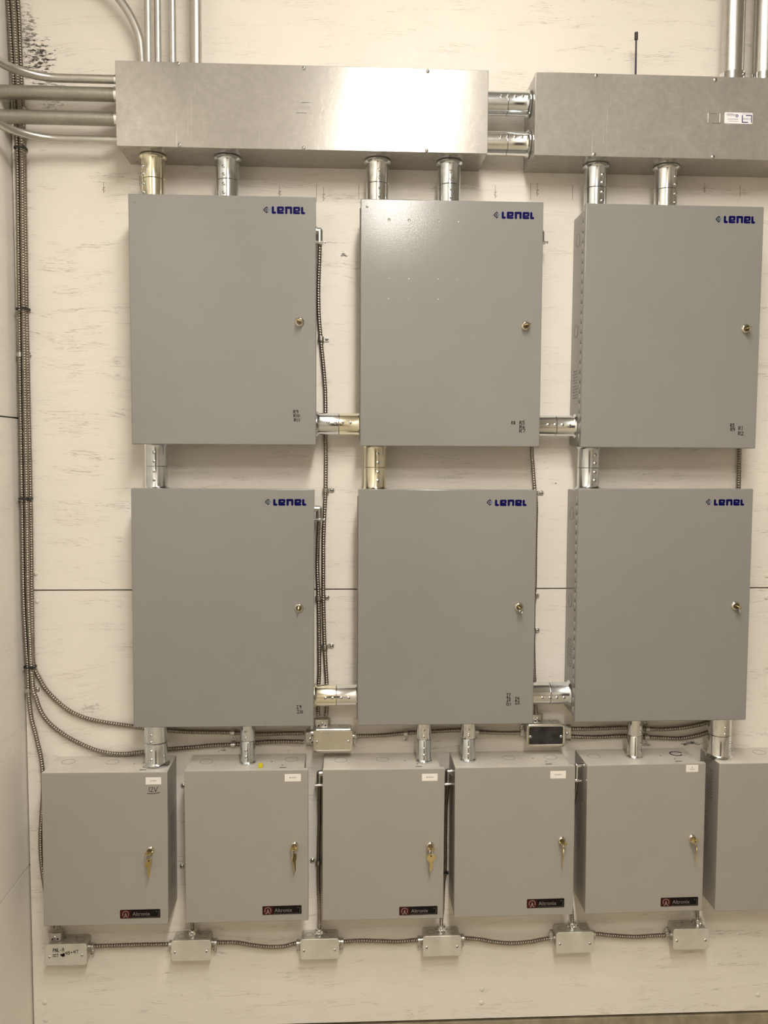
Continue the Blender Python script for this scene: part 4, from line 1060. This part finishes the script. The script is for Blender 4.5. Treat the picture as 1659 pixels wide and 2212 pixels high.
elbow('right-angle connector beside the R9 cabinet, under its lettering', lx_('A1', 1), 1, 690, 492, 527)
elbow('right-angle connector beside the I9 cabinet, under its lettering', lx_('B1', 1), 1, 689, 1092, 1124)
elbow('right-angle connector at the top left of the cabinet below the shiny junction box', -0.0783-CW/2+.001, -1, 690.5, 1664, 1695, .045)
elbow('right-angle connector at the top left of the cabinet below the dark junction box', .2691-CW/2+.001, -1, 968, 1660, 1693, .045)
elbow('right-angle connector at the top left of the cabinet with the two-line label', .6205-CW/2+.001, -1, 1246, 1648, 1686, .085, 'zinc', .8)

elbow('right-angle connector barely peeking out right of the R8 cabinet', lx_('A2', 1), 1, 1169, 496, 527)
elbow('right-angle connector on the right side of the R3 cabinet, behind its door edge', lx_('A3', 1), 1, 1631, 496, 527)
elbow('right-angle connector on the right side of the unmarked cabinet, behind its door edge', lx_('B3', 1), 1, 1609, 1086, 1118)

# ------------------------------------------------------------------ keys
def key_outline(sc=1.0):
    """flat key: round bow at the origin end, blade along +x"""
    pts = []
    for k in range(17):
        a = math.radians(32+296*k/16); pts.append((-.0095+.0105*math.cos(a)*1.0, .0105*math.sin(a)))
    pts += [(.0006, -.0045), (.004, -.0036), (.024, -.0033), (.0265, -.0012), (.0235, .0008), (.021, .0024), (.019, .0012), (.016, .0030), (.013, .0018), (.010, .0034), (.004, .0036), (.0006, .0045)]
    return [(x*sc, y*sc) for x, y in pts]
def ring_mb(c, nrm, R, r=.00065):
    mb = MB(); F = frame(c, nrm); rings = []
    for k in range(33):
        a = 2*PI*k/32; rad = F.to_3x3() @ Vector((math.cos(a), math.sin(a), 0)); rings.append([Vector(c)+rad*(R+r*math.cos(b))+Vector(nrm).normalized()*r*math.sin(b) for b in [2*PI*j/8 for j in range(8)]])
    mb.grid(rings, True); return mb
def keys(key, label, roll, out=.0, ring=None, dangle=None, mat='brass'):
    q = LOCKPOS[key]; root, _ = thing('key', label, 'key', q+Vector((0, -.005, 0)), 0, 'keys left in the cabinet locks')
    # blade goes into the lock (+y); bow toward the room
    X = Vector((0, 1, 0)); Y = Vector((math.sin(roll), 0, math.cos(roll))); Z = X.cross(Y)
    base = q+Vector((0, -.0085-out, 0))
    Mx = Matrix((X, Y, Z)).transposed().to_4x4(); Mx.translation = base - Z*.0009
    outl = [(x, y) for x, y in key_outline() if x < .0045]+[]
    o2 = [(x, y) for x, y in key_outline() if x <= .0006]
    mb = MB(); mb.poly(o2[:17]+[(.0006, -.0040), (.0028, -.0036), (.0028, .0036), (.0006, .0040)], .0018, Mx)
    mb.mi = 1; mb.disc(.0022, .0021, Mx @ Matrix.Translation((-.0155, 0, -.00015)), 12)
    part('bow', mb, [mat, 'black'], root)
    rc = base+Vector((0, -.0155, 0))
    if ring:
        R = ring; ctr = rc+Vector((0, -.001, -R*.93)); nrm = Vector((.75, -.45, .1)); mb = ring_mb(ctr, nrm, R); part('key_ring', mb, 'nickel', root)
        if dangle is not None:
            h = ctr+Vector((0, 0, -R*.9)); yaw, tilt = dangle
            Xd = Vector((math.sin(tilt), 0, -math.cos(tilt))); Zd = Vector((math.sin(yaw), -math.cos(yaw), 0)); Zd = (Zd-Xd*Zd.dot(Xd)).normalized(); Yd = Zd.cross(Xd)
            Md = Matrix((Xd, Yd, Zd)).transposed().to_4x4(); Md.translation = h+Xd*.0165
            mb = MB(); mb.poly(key_outline(1.05), .0018, Md); mb.mi = 1; mb.disc(.0022, .0021, Md @ Matrix.Translation((-.0155, 0, -.00015)), 12)
            part('spare_key', mb, ['brass', 'black'], root)
keys('A1', 'key left in the lock of the R9 cabinet, seen end-on', -1.05)
keys('A2', 'key left in the lock of the R8 cabinet, pointing at the viewer', 1.35)
keys('A3', 'key with a bare ring in the lock of the R3 cabinet', 1.2, ring=.0075)
keys('B1', 'key left in the lock of the I9 cabinet, seen end-on', .12)
keys('B2', 'key with a bare ring in the lock of the I7 cabinet', -.9, ring=.0085)
keys('B3', 'key with a bare ring in the lock of the unmarked middle-row cabinet', -1.1, ring=.0085)
keys('C1', 'brass key pair hanging from the lock of the 12 volt cabinet', 1.45, ring=.0085, dangle=(.9, .02))
keys('C2', 'brass key pair hanging from the lock of the yellow-cap cabinet', 1.5, ring=.0080, dangle=(1.1, .06))
keys('C3', 'brass key pair with the spare facing front, below the shiny junction box', 1.7, ring=.0080, dangle=(.12, .0))
keys('C4', 'brass key pair hanging from the lock below the dark junction box', 1.7, ring=.0070, dangle=(1.15, -.04))
keys('C5', 'brass key pair with the spare seen edge-on, beside the two-line label cabinet edge', 1.2, ring=.0070, dangle=(1.35, .03))

# ------------------------------------------------------------------ odds and ends
q = U(563, 1655, .10); zt = cz_top('C2')
mb = MB(); mb.box(q.x-.0055, q.x+.0055, -.106, -.096, zt, zt+.0105, .0012, 2); mb.mi = 0
single('wire_cap', mb, 'yellow', 'small yellow plastic cap lying on top of a bottom-row cabinet', 'cap', (q.x, -.101, zt))
zt = cz_top('C5'); q = U(1478, 1628, .07)
mb = MB(); mb.tube(resample([Vector((q.x-.008, -.052, zt+.002)), Vector((q.x+.001, -.056, zt+.003)), Vector((q.x+.006, -.066, zt+.003)), Vector((q.x+.004, -.076, zt+.0015)), Vector((q.x+.006, -.086, zt+.0015))], .002), .0009, 8)
single('string_scrap', mb, 'string', 'white scrap of string curled beside the open hole on the right cabinet top', 'string', (q.x, -.07, zt))
